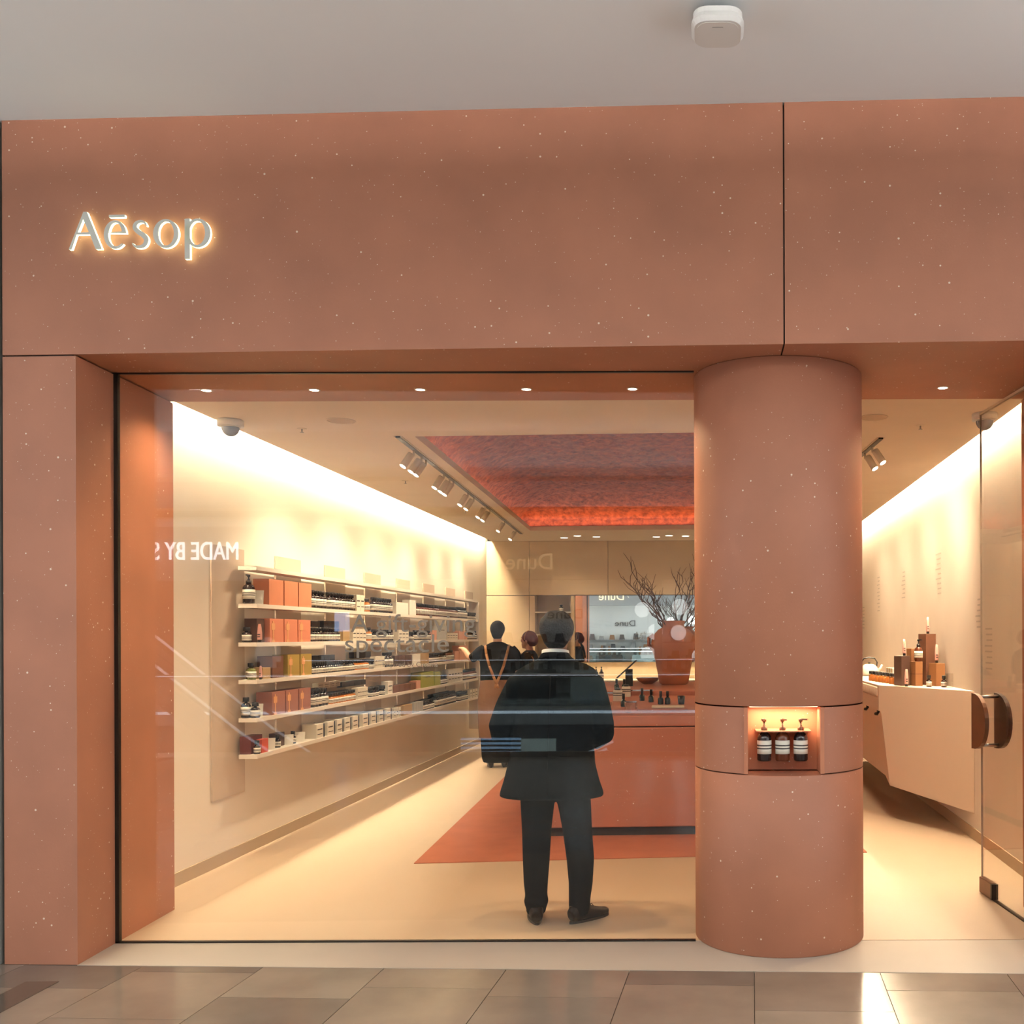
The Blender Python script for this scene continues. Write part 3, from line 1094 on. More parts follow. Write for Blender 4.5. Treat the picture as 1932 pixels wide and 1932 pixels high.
def put_pump(loc, label, r, h, body, group=None, rz=0.0, lab=True, capm='cap_black'):
    k_ = (r, h, body, capm)
    if k_ not in pb_mesh:
        b, p, l = pump_meshes(r, h, body)
        pb_mesh[k_] = (b, p.mesh('pump', capm), l)
    b, p, l = pb_mesh[k_]
    o = link('pump_bottle', b, None, loc, (0, 0, rz))
    tag(o, label, 'bottle', group)
    link('pump', p, o)
    if lab:
        link('label', l, o)
    return o


box_cache = {}


def put_box(loc, d, w, h, m, label, group=None, band=None, tagged=False, name='box', cat='box', rz=0.0):
    """a carton: d deep (from front -x), w along the shelf, h high; origin at front-near-bottom corner"""
    k_ = (round(d, 4), round(w, 4), round(h, 4), m)
    if k_ not in box_cache:
        box_cache[k_] = MB().box(-d, 0, 0, w, 0, h).mesh(name, m)
    o = link(name, box_cache[k_], None, loc, (0, 0, rz))
    tag(o, label, cat, group)
    if band:
        kb = (w, h, band)
        if kb not in box_cache:
            if band == 'stripe':
                box_cache[kb] = MB().box(0, .0012, w * .15, w * .85, h * .58, h * .66).box(0, .0012, w * .15, w * .85, h * .25, h * .30).mesh('print', 'label_band')
            elif band == 'dash':
                box_cache[kb] = MB().box(0, .0012, w * .35, w * .75, h * .66, h * .70).mesh('print', 'label_band')
        link('print', box_cache[kb], o)
    if tagged:
        kt = ('tag', w, h)
        if kt not in box_cache:
            m_ = MB().box(0, .003, w * .10, w * .36, h * .52, h * .80).box(0, .002, w * .20, w * .27, 0.0, h * .9)
            m_.box(0, .003, w * .12, w * .34, 0.0, h * .10)
            box_cache[kt] = m_.mesh('ribbon_tag', 'ribbon')
        link('ribbon_tag', box_cache[kt], o)
    return o


def YF(px, x=XF - .03):
    return -x * F / (CX - px)


card_me = None


def put_card(px, z, h, label):
    global card_me
    Y = YF(px)
    t = thing('price_card', label, 'card', (XF - .02, Y, z))
    w = .085
    # leaning card facing the window, with a foot behind
    MB().add([(-.03, 0, 0), (.0, w * .25, 0), (.0, w * .25 + .003, 0), (-.03, .003, 0)], [(0, 1, 2, 3)])
    c = MB()
    A = [Vector((-.095, 0, 0)), Vector((.0, .03, 0)), Vector((-.005, .055, h)), Vector((-.10, .025, h))]
    nrm = Vector((.3, -.95, 0)).normalized() * .003
    c.add([*A, *[a - nrm for a in A]], [(0, 1, 2, 3), (7, 6, 5, 4), (0, 4, 5, 1), (1, 5, 6, 2), (2, 6, 7, 3), (3, 7, 4, 0)])
    c.build('sheet', 'paper', t)
    q = MB()
    B = [A[0].lerp(A[1], .2) * .25 + A[3].lerp(A[2], .2) * .75, A[0].lerp(A[1], .5) * .25 + A[3].lerp(A[2], .5) * .75]
    q.add([B[0] + nrm * .3, B[1] + nrm * .3, B[1] + nrm * .3 + Vector((0, 0, .004)), B[0] + nrm * .3 + Vector((0, 0, .004))], [(0, 1, 2, 3)])
    q.build('print', 'print_grey', t)


tube_me = None


def put_tube(loc, h, label, r=.017, group=None, upright=True):
    global tube_me
    k_ = ('tube', round(h, 3), r)
    if k_ not in box_cache:
        m_ = MB().loft([(0, 0, h * .14, r, r), (0, 0, h * .2, r, r), (0, 0, h * .5, r, r * .8), (0, 0, h * .8, r * .8, r * .35), (0, 0, h, r * .55, .002)], 14)
        c_ = MB().lathe([(r * .8, 0), (r * .8, h * .12), (r * .7, h * .14)], 14)
        l_ = MB().box(-r * .5, r * .5, -r - .001, -r * .4, h * .28, h * .33).box(-r * .5, r * .5, -r - .001, -r * .4, h * .40, h * .45)
        box_cache[k_] = (m_.mesh('tube_body', 'tube_pink'), c_.mesh('cap', 'cap_black'), l_.mesh('print', 'label_band'))
    a, b, c = box_cache[k_]
    o = link('cream_tube', a, None, loc)
    tag(o, label, 'tube', group)
    link('cap', b, o); link('print', c, o)
    return o


N_BOT = [0]
ORD = ['first', 'second', 'third', 'fourth', 'fifth', 'sixth', 'seventh', 'eighth', 'ninth', 'tenth', 'eleventh', 'twelfth', 'thirteenth', 'fourteenth', 'fifteenth', 'sixteenth', 'seventeenth', 'eighteenth']


def run(key, px0, px1, z, sh, where, rows=1, n=None, noun='dark bottle'):
    r = PROD[key]['r']
    y0, y1 = YF(px0, XF - r), YF(px1, XF - r)
    n = n or max(1, int(round((y1 - y0) / (2 * r + .004))))
    for q in range(rows):
        for i in range(n):
            y = y0 + (y1 - y0) * (i + .5) / n
            od = ORD[i] if n > 1 else ''
            lab = ('%s %s%s, row %s, %s shelf' % (od, ('back-row ' if q else ''), noun, where, sh)).strip() if n > 1 else '%s %s, %s shelf' % (noun, where, sh)
            put(key, (XF - .012 - r - q * (2 * r + .004), y, z), lab, 'bottles %s, %s shelf' % (where, sh), rz=random.uniform(-.1, .1))
            N_BOT[0] += 1


def boxes(px0, px1, z, sh, h, m, what, n=1, d=.10, band=None, tagged=False, gap=.006, x=XF - .01, zoff=0.0, name='box'):
    y0, y1 = (YF(px0), YF(px1)) if x > XF - .05 else (YF(px0, x), YF(px1, x))
    w = (y1 - y0) / n - gap
    pos = ['nearest the window', 'middle', 'far end'] if n == 3 else None
    for i in range(n):
        if n == 1:
            lab, grp = '%s on the %s shelf' % (what, sh), None
        elif n <= 3:
            p = pos[i] if pos else ['nearer the window', 'farther from the window'][i]
            lab, grp = '%s on the %s shelf, %s one' % (what, sh, p), '%s, %s shelf' % (what, sh)
        else:
            lab, grp = '%s %s on the %s shelf' % (ORD[i], what, sh), '%s, %s shelf' % (what, sh)
        put_box((x, y0 + i * (w + gap), z + zoff), d, w, h, m, lab, grp, band, tagged, name=name)


sh = 'second'      # first row of goods
z = SHZ[1]
put_pump((-3.352, 7.495, z), 'large dark pump bottle at the near end of the second shelf', .042, .150, 'bottle_dark')
put_card(491, z, .105, 'white price card leaning before terracotta boxes on the second shelf')
boxes(503, 585, z, sh, .195, 'box_terracotta', 'plain terracotta gift box', 3, .12, gap=.02)
run('std', 587, 614, z, sh, 'beside the terracotta boxes')
run('std', 618, 643, z, sh, 'second after the terracotta boxes', rows=1)
run('std', 643.5, 668, z, sh, 'just before the narrow cream cartons')
boxes(669, 684, z, sh, .155, 'carton_cream', 'narrow cream carton', 2, .06, 'stripe')
run('amber', 685, 701, z, sh, 'of orange amber glass', n=1, noun='large orange amber bottle')
run('std', 703, 739, z, sh, 'after the orange amber bottle')
boxes(744, 767, z, sh, .125, 'paper', 'wide blank cream carton', 1, .10)
boxes(769.5, 782, z, sh, .165, 'paper', 'tall narrow blank cream carton', 1, .08)
run('brown', 785, 821, z, sh, 'past the tall cream carton', noun='brown glass bottle')
run('brown', 822, 862, z, sh, 'midway along the far half', noun='brown glass bottle')
run('std', 863, 880, z, sh, 'near the far end')
run('jar', 881, 895, z, sh, 'of low jars at the far end', noun='low dark jar')

sh = 'third'
z = SHZ[2]
put('short', (-3.362, 7.482, z), 'dark bottle with cream label at the near end of the third shelf')
put_box((-3.31, 7.53, z), .09, .13, .175, 'box_darkbrown', 'dark brown carton behind the pink tube on the third shelf')
put_tube((XF - .015, YF(486), z), .135, 'pink cream tube standing on the third shelf', .018)
boxes(504, 583, z, sh, .178, 'box_coral', 'coral gift box with ribbon tag', 3, .12, None, True, gap=.02)
run('whitecap', 586, 607, z, sh, 'beside the coral boxes')
run('whitecap', 610, 640, z, sh, 'second after the coral boxes')
boxes(643, 656, z, sh, .10, 'box_kraft', 'small kraft carton', 1, .08)
boxes(662, 687, z, sh, .115, 'carton_cream', 'cream striped carton behind the letter A', 4, .05, 'stripe')
run('amber', 689, 703, z, sh, 'of orange amber glass', n=1, noun='orange amber bottle')
run('short', 705, 740, z, sh, 'after the orange amber bottle')
boxes(749, 768, z, sh, .112, 'carton_cream', 'cream carton before the navy jar', 3, .06, 'stripe')
run('jar', 769, 781, z, sh, 'of one navy jar', n=1, noun='single squat dark jar')
run('short', 783, 811, z, sh, 'behind the word giving')
boxes(812.5, 821, z, sh, .115, 'box_pink', 'slim pale pink carton', 2, .05)
boxes(822.5, 840, z, sh, .175, 'box_grey', 'tall blue grey carton', 1, .09, 'dash')
boxes(841, 861, z, sh, .085, 'carton_cream', 'low cream carton past the blue grey one', 4, .05, 'stripe')
boxes(863, 879, z, sh, .115, 'box_pink', 'pink carton near the far end', 3, .07)
run('whitecap', 880, 898, z, sh, 'at the far end')
# boxes stacked behind
boxes(588, 604, z, sh, .05, 'box_navy', 'dark flat carton stacked behind the bottles', 1, .05, x=XF - .10, zoff=.125)
boxes(611, 640, z, sh, .06, 'box_navy', 'dark banded carton stacked behind white capped bottles', 4, .05, 'stripe', x=XF - .085, zoff=.12)

sh = 'fourth'
z = SHZ[3]
put('green', (-3.325, 7.48, z), 'green bottle at the very end of the fourth shelf')
put('green', (-3.372, 7.56, z), 'green bottle set back against the wall on the fourth shelf')
put_tube((-3.283, 7.53, z), .10, 'small cream tube beside green bottles on the fourth shelf', .012)
put_box((-3.295, 7.60, z), .10, .13, .085, 'box_kraft', 'low kraft carton on the fourth shelf')
put_box((XF - .015, YF(510), z), .115, .20, .165, 'box_brown', 'plain brown gift box on the fourth shelf')
boxes(538, 585, z, sh, .172, 'box_olive', 'olive gift box with ribbon tag', 2, .12, None, True, gap=.02)
run('small', 587, 618, z, sh, 'beside the olive boxes', rows=2)
run('small', 620, 650, z, sh, 'second after the olive boxes', rows=2)
run('small', 653, 668, z, sh, 'behind the letters sp')
run('ambs', 670, 694, z, sh, 'of amber glass')
run('jar', 696, 702, z, sh, 'beside the amber bottles', n=1, noun='squat dark jar')
boxes(704, 722, z, sh, .115, 'carton_cream', 'cream banded carton', 5, .05, 'stripe')
run('std', 724, 740, z, sh, 'beside the dark slabs', n=3)
boxes(741, 774, z, sh, .112, 'box_darkbrown', 'dark brown upright carton', 5, .07)
boxes(775.5, 790, z, sh, .115, 'paper', 'blank cream carton beside dark slabs', 1, .06)
boxes(791, 806, z, sh, .12, 'box_kraft', 'straw coloured slim carton', 4, .06)
run('short', 808, 829, z, sh, 'below the blue grey carton')
run('short', 831, 840, z, sh, 'of two before the pink labels')
run('brown', 841, 854, z, sh, 'of brown glass before the coral cartons', noun='brown bottle')
boxes(855, 863, z, sh, .12, 'box_pink', 'low coral carton', 1, .08)
boxes(864, 880, z, sh, .19, 'box_pink', 'tall coral carton near the assistant', 1, .10, 'dash')
boxes(590, 632, z, sh, .05, 'box_navy', 'flat dark banded carton stacked behind the bottles', 4, .05, 'stripe', x=XF - .115, zoff=.10)
boxes(668, 700, z, sh, .06, 'box_navy', 'flat dark carton stacked at the back', 3, .05, 'stripe', x=XF - .10, zoff=.105)

sh = 'fifth'
z = SHZ[4]
put('std', (-3.368, 7.48, z), 'tall dark bottle at the near end of the fifth shelf')
put('short', (-3.305, 7.49, z), 'dark bottle with banded label beside the card on the fifth shelf')
put_card(489, z, .095, 'white price card before mauve boxes on the fifth shelf')
boxes(508, 583, z, sh, .172, 'box_mauve', 'mauve gift box with ribbon tag', 3, .12, None, True, gap=.02)
run('std', 586, 617, z, sh, 'beside the mauve boxes', rows=2)
run('ambs', 622, 669, z, sh, 'of orange amber glass', rows=2, noun='orange amber bottle')
boxes(671, 690, z, sh, .108, 'carton_cream', 'cream banded carton after the amber bottles', 5, .06, 'stripe')
run('jar', 693, 711, z, sh, 'of squat dark jars', noun='squat dark jar')
run('jar', 713, 727, z, sh, 'with one navy lid', n=1, noun='squat jar')
boxes(728, 737, z, sh, .13, 'paper', 'tall cream carton past the jars', 1, .07, 'stripe')
boxes(738, 781, z, sh, .075, 'box_brown', 'low brown carton', 4, .08)
boxes(782, 790, z, sh, .09, 'box_pink', 'small pink carton', 1, .08)
boxes(791, 815, z, sh, .175, 'box_green', 'bright green gift box', 1, .12, 'dash')
boxes(817, 828, z, sh, .16, 'box_green', 'narrow green carton', 1, .08)
run('short', 829, 842, z, sh, 'beside the green boxes')
boxes(843, 870, z, sh, .17, 'carton_cream', 'cream banded carton near the assistant', 5, .08, 'stripe')
run('brown', 872, 897, z, sh, 'behind the assistant', noun='brown bottle')
boxes(600, 642, z, sh, .05, 'carton_cream', 'flat banded carton on the back of the shelf', 4, .05, 'stripe', x=XF - .118, zoff=.135)
boxes(645, 690, z, sh, .05, 'box_navy', 'flat dark banded carton on the back of the shelf', 4, .05, 'stripe', x=XF - .118, zoff=.12)

sh = 'bottom'
z = SHZ[5]
put_box((-3.325, 7.46, z), .08, .19, .13, 'box_maroon', 'dark maroon carton at the near end of the bottom shelf')
put('small', (-3.297, 7.50, z), 'small bottle with cream label by the red carton on the bottom shelf')
put_box((XF - .012, 7.545, z), .04, .11, .10, 'box_red', 'bright red carton on the bottom shelf')
put_card(512, z, .085, 'first white price card on the bottom shelf beside the red carton')
put('small', (XF - .06, YF(530), z), 'small bottle between the first two price cards on the bottom shelf')
put_card(547, z, .080, 'second white price card on the bottom shelf')
put('small', (XF - .06, YF(559), z), 'small bottle before the third price card on the bottom shelf')
put_card(569, z, .078, 'third white price card on the bottom shelf')
put_box((-3.345, YF(520, -3.345), z), .055, .16, .105, 'box_darkbrown', 'dark carton set behind the price cards on the bottom shelf')
cart = [(592, 605), (613, 625), (631, 641), (646, 656), (661, 671), (680, 690), (696, 705), (711, 719), (725, 733)]
for i, (a, b) in enumerate(cart):
    y0, y1 = YF(a), YF(b)
    put_box((XF - .01, y0, z), .12, y1 - y0, .118, 'carton_cream', 'cream banded slipcase carton, %s from the window on the bottom shelf' % ords[i], 'slipcase cartons on the bottom shelf', 'stripe')
    put_box((XF - .012, y1 + .002, z), .115, .035, .114, 'box_navy', 'navy sleeve beside the %s slipcase carton on the bottom shelf' % ords[i], 'navy sleeves on the bottom shelf')
boxes(739, 754, z, sh, .105, 'carton_cream', 'slim cream and black carton', 3, .08, 'stripe', gap=.03)
boxes(757, 774, z, sh, .11, 'box_kraft', 'plain beige carton', 1, .10)
boxes(777, 795, z, sh, .115, 'box_grey', 'pale grey carton', 4, .07)
run('short', 796, 817, z, sh, 'beside the pale grey cartons', rows=2)
run('std', 821, 858, z, sh, 'in the long far run', rows=2)
run('short', 864, 881, z, sh, 'before the last cartons', rows=2)
boxes(884, 899, z, sh, .115, 'carton_cream', 'cream banded carton at the far end', 3, .10, 'stripe', gap=.05)
print('shelf bottles', N_BOT[0])

# ================================================================== NICHE BOTTLES
ys = YC + yf + .075
hold = MB().prism([(XC - .135 + p[0] * 0, 0) for p in [(0, 0)]] if False else [(XC - .14, YC + yb - .002), (XC - .14, ys - .045), (XC - .12, ys - .058), (XC + .12, ys - .058), (XC + .14, ys - .045), (XC + .14, YC + yb - .002)], 1.124, 1.129)
ho = hold.build('bottle_bracket', 'terracotta_plain')
tag(ho, 'thin shelf plate holding three hanging bottles in the column niche', 'bracket')
for i, dx in enumerate((-.093, 0, .093)):
    put_pump((XC + dx - .003, ys, .974), 'brown pump bottle with banded label in the column niche, %s' % ['left', 'centre', 'right'][i], .036, .150, 'bottle_brown' if i == 1 else 'bottle_dark',
             'pump bottles in the column niche', rz=[-.3, 0.4, 1.1][i], capm='bronze')

# ================================================================== COUNTER DISPLAY (right)
def cpos(px, Y):
    return (px - CX) / F * Y


def cbox(px0, px1, Y, z0, h, d, m, label, rz=.32, m2=None):
    x0, x1 = cpos(px0, Y), cpos(px1, Y)
    t = MB().box(0, x1 - x0, 0, d, 0, h).build('gift_box', m, None, (x0, Y, z0), (0, 0, 0), bevel=.002)
    tag(t, label, 'box')
    return t


# boxes turned a little so that a narrow side shows on the left
def tbox(px, Y, z0, w, d, h, m, label, rz=-.5, name='gift_box', lid=None):
    t = MB().box(0, w, 0, d, 0, h).build(name, m, None, (cpos(px, Y), Y, z0), (0, 0, rz), bevel=.002)
    tag(t, label, 'box')
    if lid:
        MB().box(-.001, w + .001, -.001, d + .001, h * .48, h * .50).build('seam', lid, t)
    return t


Zc = ZT
tbox(1700.5, 9.00, Zc, .085, .14, .262, 'box_darkbrown', 'tall dark brown gift box at the left of the counter display', rz=.30)
tbox(1727, 8.97, Zc, .07, .12, .212, 'box_tan', 'tan gift box carrying the labelled bottle on the counter', rz=.30, lid='box_brown')
tbox(1747, 9.10, Zc, .10, .14, .455, 'box_brown', 'tallest brown gift box at the back of the counter display', rz=.30)
tbox(1719, 9.19, Zc, .075, .09, .325, 'box_tan', 'tan box behind the labelled bottle on the counter', rz=.30)
tbox(1766, 8.90, Zc, .088, .13, .198, 'box_tan', 'light tan gift box at the right of the counter display', rz=.30)
o = put_pump((cpos(1735, 8.98) + .0, 9.03, Zc + .213), 'brown bottle with large cream label standing on a tan gift box', .036, .13, 'bottle_brown', rz=.6)
put('small', (cpos(1752.5, 8.80), 8.80, Zc), 'small brown bottle at the foot of the tall gift box on the counter')
put('small', (cpos(1780.5, 8.72), 8.72, Zc), 'small brown bottle in front of the light tan gift box on the counter')
put_tube((cpos(1706, 9.08), 9.08, Zc + .263), .148, 'pink tube standing on the tall dark box at the left of the counter', .016)
put_tube((cpos(1750.5, 9.2), 9.2, Zc + .456), .150, 'pink tube standing on the tallest gift box', .016)
put_tube((cpos(1767, 9.02), 9.02, Zc + .199), .165, 'pink tube standing on the light tan gift box', .016)
put_tube((cpos(1710, 8.88), 8.88, Zc), .150, 'pink tube standing on the counter before the dark box', .017)
tbox(1787, 8.62, Zc, .055, .05, .12, 'glass_cup', 'clear acrylic block at the right end of the counter', rz=.2, name='acrylic_block')
for i in range(8):
    y = 9.27 + i * .11
    put('ambn', (1.70 - .0135 * i, y, Zc), '%s small amber bottle from the window along the counter edge' % ords[i], 'amber bottles along the counter edge')
for i in range(7):
    put_box((1.86, 9.98 + i * .055, Zc), .06, .045, .12, ['box_grey', 'box_kraft', 'box_grey', 'box_olive'][i % 4], '%s slim upright carton from the window on the counter' % ords[i], 'pale cartons on the counter')
kt = thing('kettle', 'cream kettle with black handle at the back of the counter', 'kettle', (cpos(1640, 11.3), 11.3, Zc))
MB().lathe([(.085, 0), (.10, .02), (.098, .07), (.075, .11), (.045, .125), (0.0, .13)], 24).build('body', 'kettle', kt)
MB().lathe([(.012, .13), (.014, .145), (.0, .15)], 10).build('lid_knob', 'cap_black', kt)
MB().tube([(-.08, 0, .10), (-.085, 0, .15), (-.06, 0, .19), (0, 0, .20), (.06, 0, .19), (.085, 0, .15), (.08, 0, .10)], .008, 8).build('handle', 'cap_black', kt)
MB().tube([(.08, 0, .05), (.12, 0, .08), (.14, 0, .12)], [.016, .012, .009], 10).build('spout', 'kettle', kt)

# ================================================================== TABLE GOODS
def tpos(px, py, z):
    Y = (H - z) * F / (py - CY)
    return ((px - CX) / F * Y, Y, z)


vz = thing('urn', 'big terracotta urn with bare branches on the upper table', 'vase', (-.41, 12.4, ZUP))
MB().lathe([(.15, 0), (.175, .02), (.20, .16), (.225, .30), (.265, .42), (.275, .50), (.255, .585), (.19, .66), (.135, .69), (.125, .72), (.14, .765), (.13, .77), (.11, .72), (.11, .6)], 40).build('body', 'vase_clay', vz)
for s in (-1, 1):
    MB().tube([(s * .25, 0, .42), (s * .30, 0, .48), (s * .30, 0, .56), (s * .24, 0, .60)], .022, 10).build('lug', 'vase_clay', vz)
br = thing('branches', 'spray of bare twisted branches standing in the urn', 'branches', (-.41, 12.4, ZUP + .60))
random.seed(21)
for i in range(17):
    a = random.uniform(0, 2 * math.pi)
    sp_ = random.uniform(.22, .68)
    hh = random.uniform(.55, 1.0)
    p = [(0.05 * math.cos(a), .05 * math.sin(a), 0)]
    side = []
    n = 9
    for k_ in range(1, n + 1):
        t = k_ / n
        wob = .036
        q = (0.05 * math.cos(a) + sp_ * math.cos(a) * t ** 1.1 + random.uniform(-wob, wob), .05 * math.sin(a) + sp_ * .6 * math.sin(a) * t + random.uniform(-wob, wob), hh * t)
        p.append(q)
    m_ = MB().tube(p, [.009 * (1 - .75 * j / n) for j in range(n + 1)], 6)
    for j in (3, 5, 6, 7):
        q = Vector(p[j])
        d = Vector((random.uniform(-.12, .12), random.uniform(-.08, .08), random.uniform(.12, .28)))
        m_.tube([q, q + d * .5 + Vector((random.uniform(-.03, .03), 0, 0)), q + d], [.005, .004, .002], 5)
    m_.build('branch', 'twig', br)

x, y, z = tpos(1222, 1290, ZUP)
bo = thing('bowl', 'shallow terracotta bowl on the upper table beside the urn', 'bowl', (x, y, z))
MB().lathe([(.05, 0), (.06, .005), (.12, .04), (.145, .075), (.138, .075), (.11, .045), (.05, .015), (0, .012)], 28).build('body', 'vase_clay', bo)
MB().lathe([(.1455, .066), (.149, .075), (.142, .079)], 28).build('rim', 'glass_cup', bo)
x, y, z = tpos(1188, 1294, ZUP)
st = thing('tablet_stand', 'dark stand with a slanted tablet on the upper table', 'stand', (x, y, z))
MB().box(-.05, .035, -.03, .03, 0, .20).build('post', 'metal_dark', st)
MB().box(-.15, .15, -.10, .10, -.006, .006, M=Matrix.Translation((-.035, 0, .20)) @ Matrix.Rotation(R(-42), 4, 'Y')).build('screen', 'box_navy', st)
for (px, py, k_, lab) in ((1165, 1300, 'drop', 'dark dropper bottle nearest the slanted tablet'), (1179, 1300, 'drop', 'dark dropper bottle right under the slanted tablet')):
    x, y, z = tpos(px, py, ZUP)
    put(k_, (x, 11.15, ZUP), lab)
for (px, py, lab) in ((1165, 1322, 'cream labelled jar left of its twin on the table'), (1181, 1314, 'cream labelled jar right of its twin on the table')):
    x, y, z = tpos(px, py, ZLO)
    t = thing('label_jar', lab, 'jar', (x, y, z))
    MB().lathe([(.045, 0), (.048, .004), (.046, .10), (.04, .108)], 20).build('body', 'carton_cream', t)
    MB().lathe([(.0492, .055), (.0488, .064)], 20).lathe([(.0489, .075), (.0485, .084)], 20).build('band', 'label_band', t)
    MB().lathe([(.030, .108), (.030, .125), (.026, .128)], 16).build('cap', 'cap_black', t)
labs = ['dark green bottle standing alone between the glass stands', 'dark green bottle at the left of the tray', 'tallest dark green bottle on the tray', 'leaning pair left dark green bottle', 'dark green bottle right of the middle of the tray']
for i, (px, py) in enumerate(((1176, 1333), (1211, 1326), (1228, 1329), (1246, 1333), (1259, 1333))):
    x, y, z = tpos(px, py, ZLO)
    put('drop', (x, y, z + (.0 if i == 0 else .022)), labs[i])
tr = thing('tray', 'low terracotta tray with towel on the lower table', 'tray', (cpos(1249, 8.75), 8.75, ZLO))
tr.rotation_euler = (0, 0, R(3))
MB().box(-.21, .21, -.05, .62, 0, .02).build('base', 'table_clay', tr, bevel=.003)
tw_ = MB().box(-.09, .19, .0, .18, .021, .035).build('folded_towel', 'towel', None, (cpos(1249, 8.75), 8.75, ZLO), (0, 0, R(3)), bevel=.006)
tag(tw_, 'folded cream towel on the terracotta tray', 'towel')
x, y, z = tpos(1285, 1333, ZLO)
cu_ = thing('cup', 'black tasting cup on the tray by the column', 'cup', (x, y, z + .022))
MB().lathe([(.024, 0), (.028, .002), (.035, .075), (.032, .075), (.025, .008), (0, .006)], 20).build('body', 'cap_black', cu_)
MB().box(-.012, .012, -.035, -.028, .02, .045).build('mark', 'label_band', cu_)
for (px, py, lab) in ((1148, 1343, 'clear glass tester cup beside the man in the suit'), (1185, 1343, 'clear glass tester cup left of the tray')):
    x, y, z = tpos(px, py, ZLO)
    t = thing('glass_cup', lab, 'cup', (x, y, z))
    MB().lathe([(.030, 0), (.032, .006), (.020, .018), (.012, .035), (.030, .06), (.034, .085), (.031, .085), (.02, .055), (.006, .04)], 20).build('body', 'glass_cup', t)
for (px, py, w, lab) in ((1150, 1318, .09, 'clear glass display riser beside the man in the suit'), (1211, 1313, .12, 'clear glass display riser behind the bottles'), (1190, 1337, .05, 'clear low glass riser left of the tray')):
    x, y, z = tpos(px, py, ZLO)
    t = thing('glass_riser', lab, 'riser', (x, y, z))
    MB().box(-w, w, -.06, .06, .058, .064).build('top', 'glass_cup', t)
    MB().box(-w, -w + .006, -.06, .06, 0, .058).build('side', 'glass_cup', t)
    MB().box(w - .006, w, -.06, .06, 0, .058).build('side', 'glass_cup', t)
for i, px in enumerate((1124.5, 1134.5)):
    put_pump((cpos(px, 15.45), 15.45, .95), 'black pump bottle on the back counter, %s of the pair' % ['left', 'right'][i], .036, .14, 'bottle_dark', 'pump bottles on the back counter')
for i, (x, z) in enumerate(((-2.55, 1.30), (-2.40, 1.65), (-2.25, 1.30), (-2.60, 1.65), (-2.3, 2.0), (-2.5, .95))):
    put('short', (x, YB + .12, z), '%s dark bottle in the back wall alcove' % ['left, second shelf up', 'middle, third shelf up', 'right, second shelf up', 'left, third shelf up', 'top shelf', 'lowest shelf'][i], 'bottles in the back wall alcove')


# ================================================================== PEOPLE
def head_shapes(mb, zc, s=1.0, tilt=0.0):
    """head facing +y, centre of skull at zc; s scales"""
    mb.ball((0, .005, zc + .015), .076 * s, .094 * s, .105 * s, 20, 14)          # skull
    mb.ball((0, .035 * s, zc - .055 * s), .058 * s, .062 * s, .068 * s, 16, 12)     # jaw
    mb.loft([(0, .088 * s, zc + .03 * s, .010, .008), (0, .104 * s, zc - .012 * s, .013, .012), (0, .100 * s, zc - .024 * s, .016, .010)], 10)   # nose
    mb.ball((0, .082 * s, zc - .062 * s), .024 * s, .014 * s, .010 * s, 12, 8)      # lips
    mb.ball((0, .075 * s, zc - .100 * s), .022 * s, .02 * s, .018 * s, 12, 8)       # chin
    for sd in (-1, 1):
        mb.ball((sd * .078 * s, -.002, zc - .005), .012 * s, .020 * s, .032 * s, 10, 8)  # ear


def neck_shapes(mb, z0, z1, r=.054, y0=-.02, y1=0.0):
    mb.loft([(0, y0, z0, r * 1.25, r * 1.15), (0, y0, z0 + .04, r * 1.02, r * 1.02), (0, y1, z1, r, r)], 16)


def hand_shapes(mb, wrist, fwd, palm_n, side, curl=0.5, s=1.0):
    """palm plus five fingers: fwd = direction of the fingers, palm_n = direction the palm faces, side=+1 right"""
    f = Vector(fwd).normalized()
    n = Vector(palm_n)
    n = (n - f * n.dot(f)).normalized()
    a = f.cross(n) * side          # towards the thumb side
    w = Vector(wrist)
    pl = .088 * s
    for k_ in (-1, 0, 1):
        mb.loft([(*(w + a * (.020 * k_)), .015 * s, .014 * s), (*(w + f * pl * .5 + a * (.026 * k_)), .017 * s, .014 * s), (*(w + f * pl + a * (.027 * k_)), .014 * s, .012 * s)], 10)
    mb.loft([(*(w - f * .03), .026 * s, .022 * s), (*(w + f * .02), .028 * s, .020 * s)], 12)
    for k_, L in ((1.05, .070), (.35, .078), (-.35, .072), (-1.05, .056)):
        b = w + f * pl * .93 + a * (.029 * k_)
        p = [b]
        d = f.copy()
        for j, fr in enumerate((.42, .32, .26)):
            an = curl * (0.5 + .35 * j)
            d = (d * math.cos(an) + n * math.sin(an)).normalized()
            p.append(p[-1] + d * L * fr * s)
        mb.tube(p, [.0088 * s, .0085 * s, .0078 * s, .0066 * s], 10)
    b = w + f * .022 + a * .030
    d1 = (f * .55 + a * .75 + n * .25).normalized()
    d2 = (f * .9 + a * .25 + n * .35).normalized()
    mb.tube([b - a * .015, b + d1 * .036 * s, b + d1 * .036 * s + d2 * .030 * s, b + d1 * .036 * s + d2 * .052 * s], [.013 * s, .0105 * s, .0095 * s, .007 * s], 10)


def eyes(parent, zc, s=1.0):
    for sd in (-1, 1):
        MB().ball((sd * .031 * s, .082 * s, zc + .012 * s), .012 * s, .008 * s, .006 * s, 10, 8).build('eye', 'eye', parent)
        MB().tube([(sd * .018 * s, .093 * s, zc + .034 * s), (sd * .034 * s, .090 * s, zc + .038 * s), (sd * .048 * s, .078 * s, zc + .032 * s)], .004, 6).build('eyebrow', 'hair_black', parent)
    MB().ball((0, .093 * s, zc - .062 * s), .021 * s, .006 * s, .007 * s, 12, 8).build('mouth', 'lips', parent)


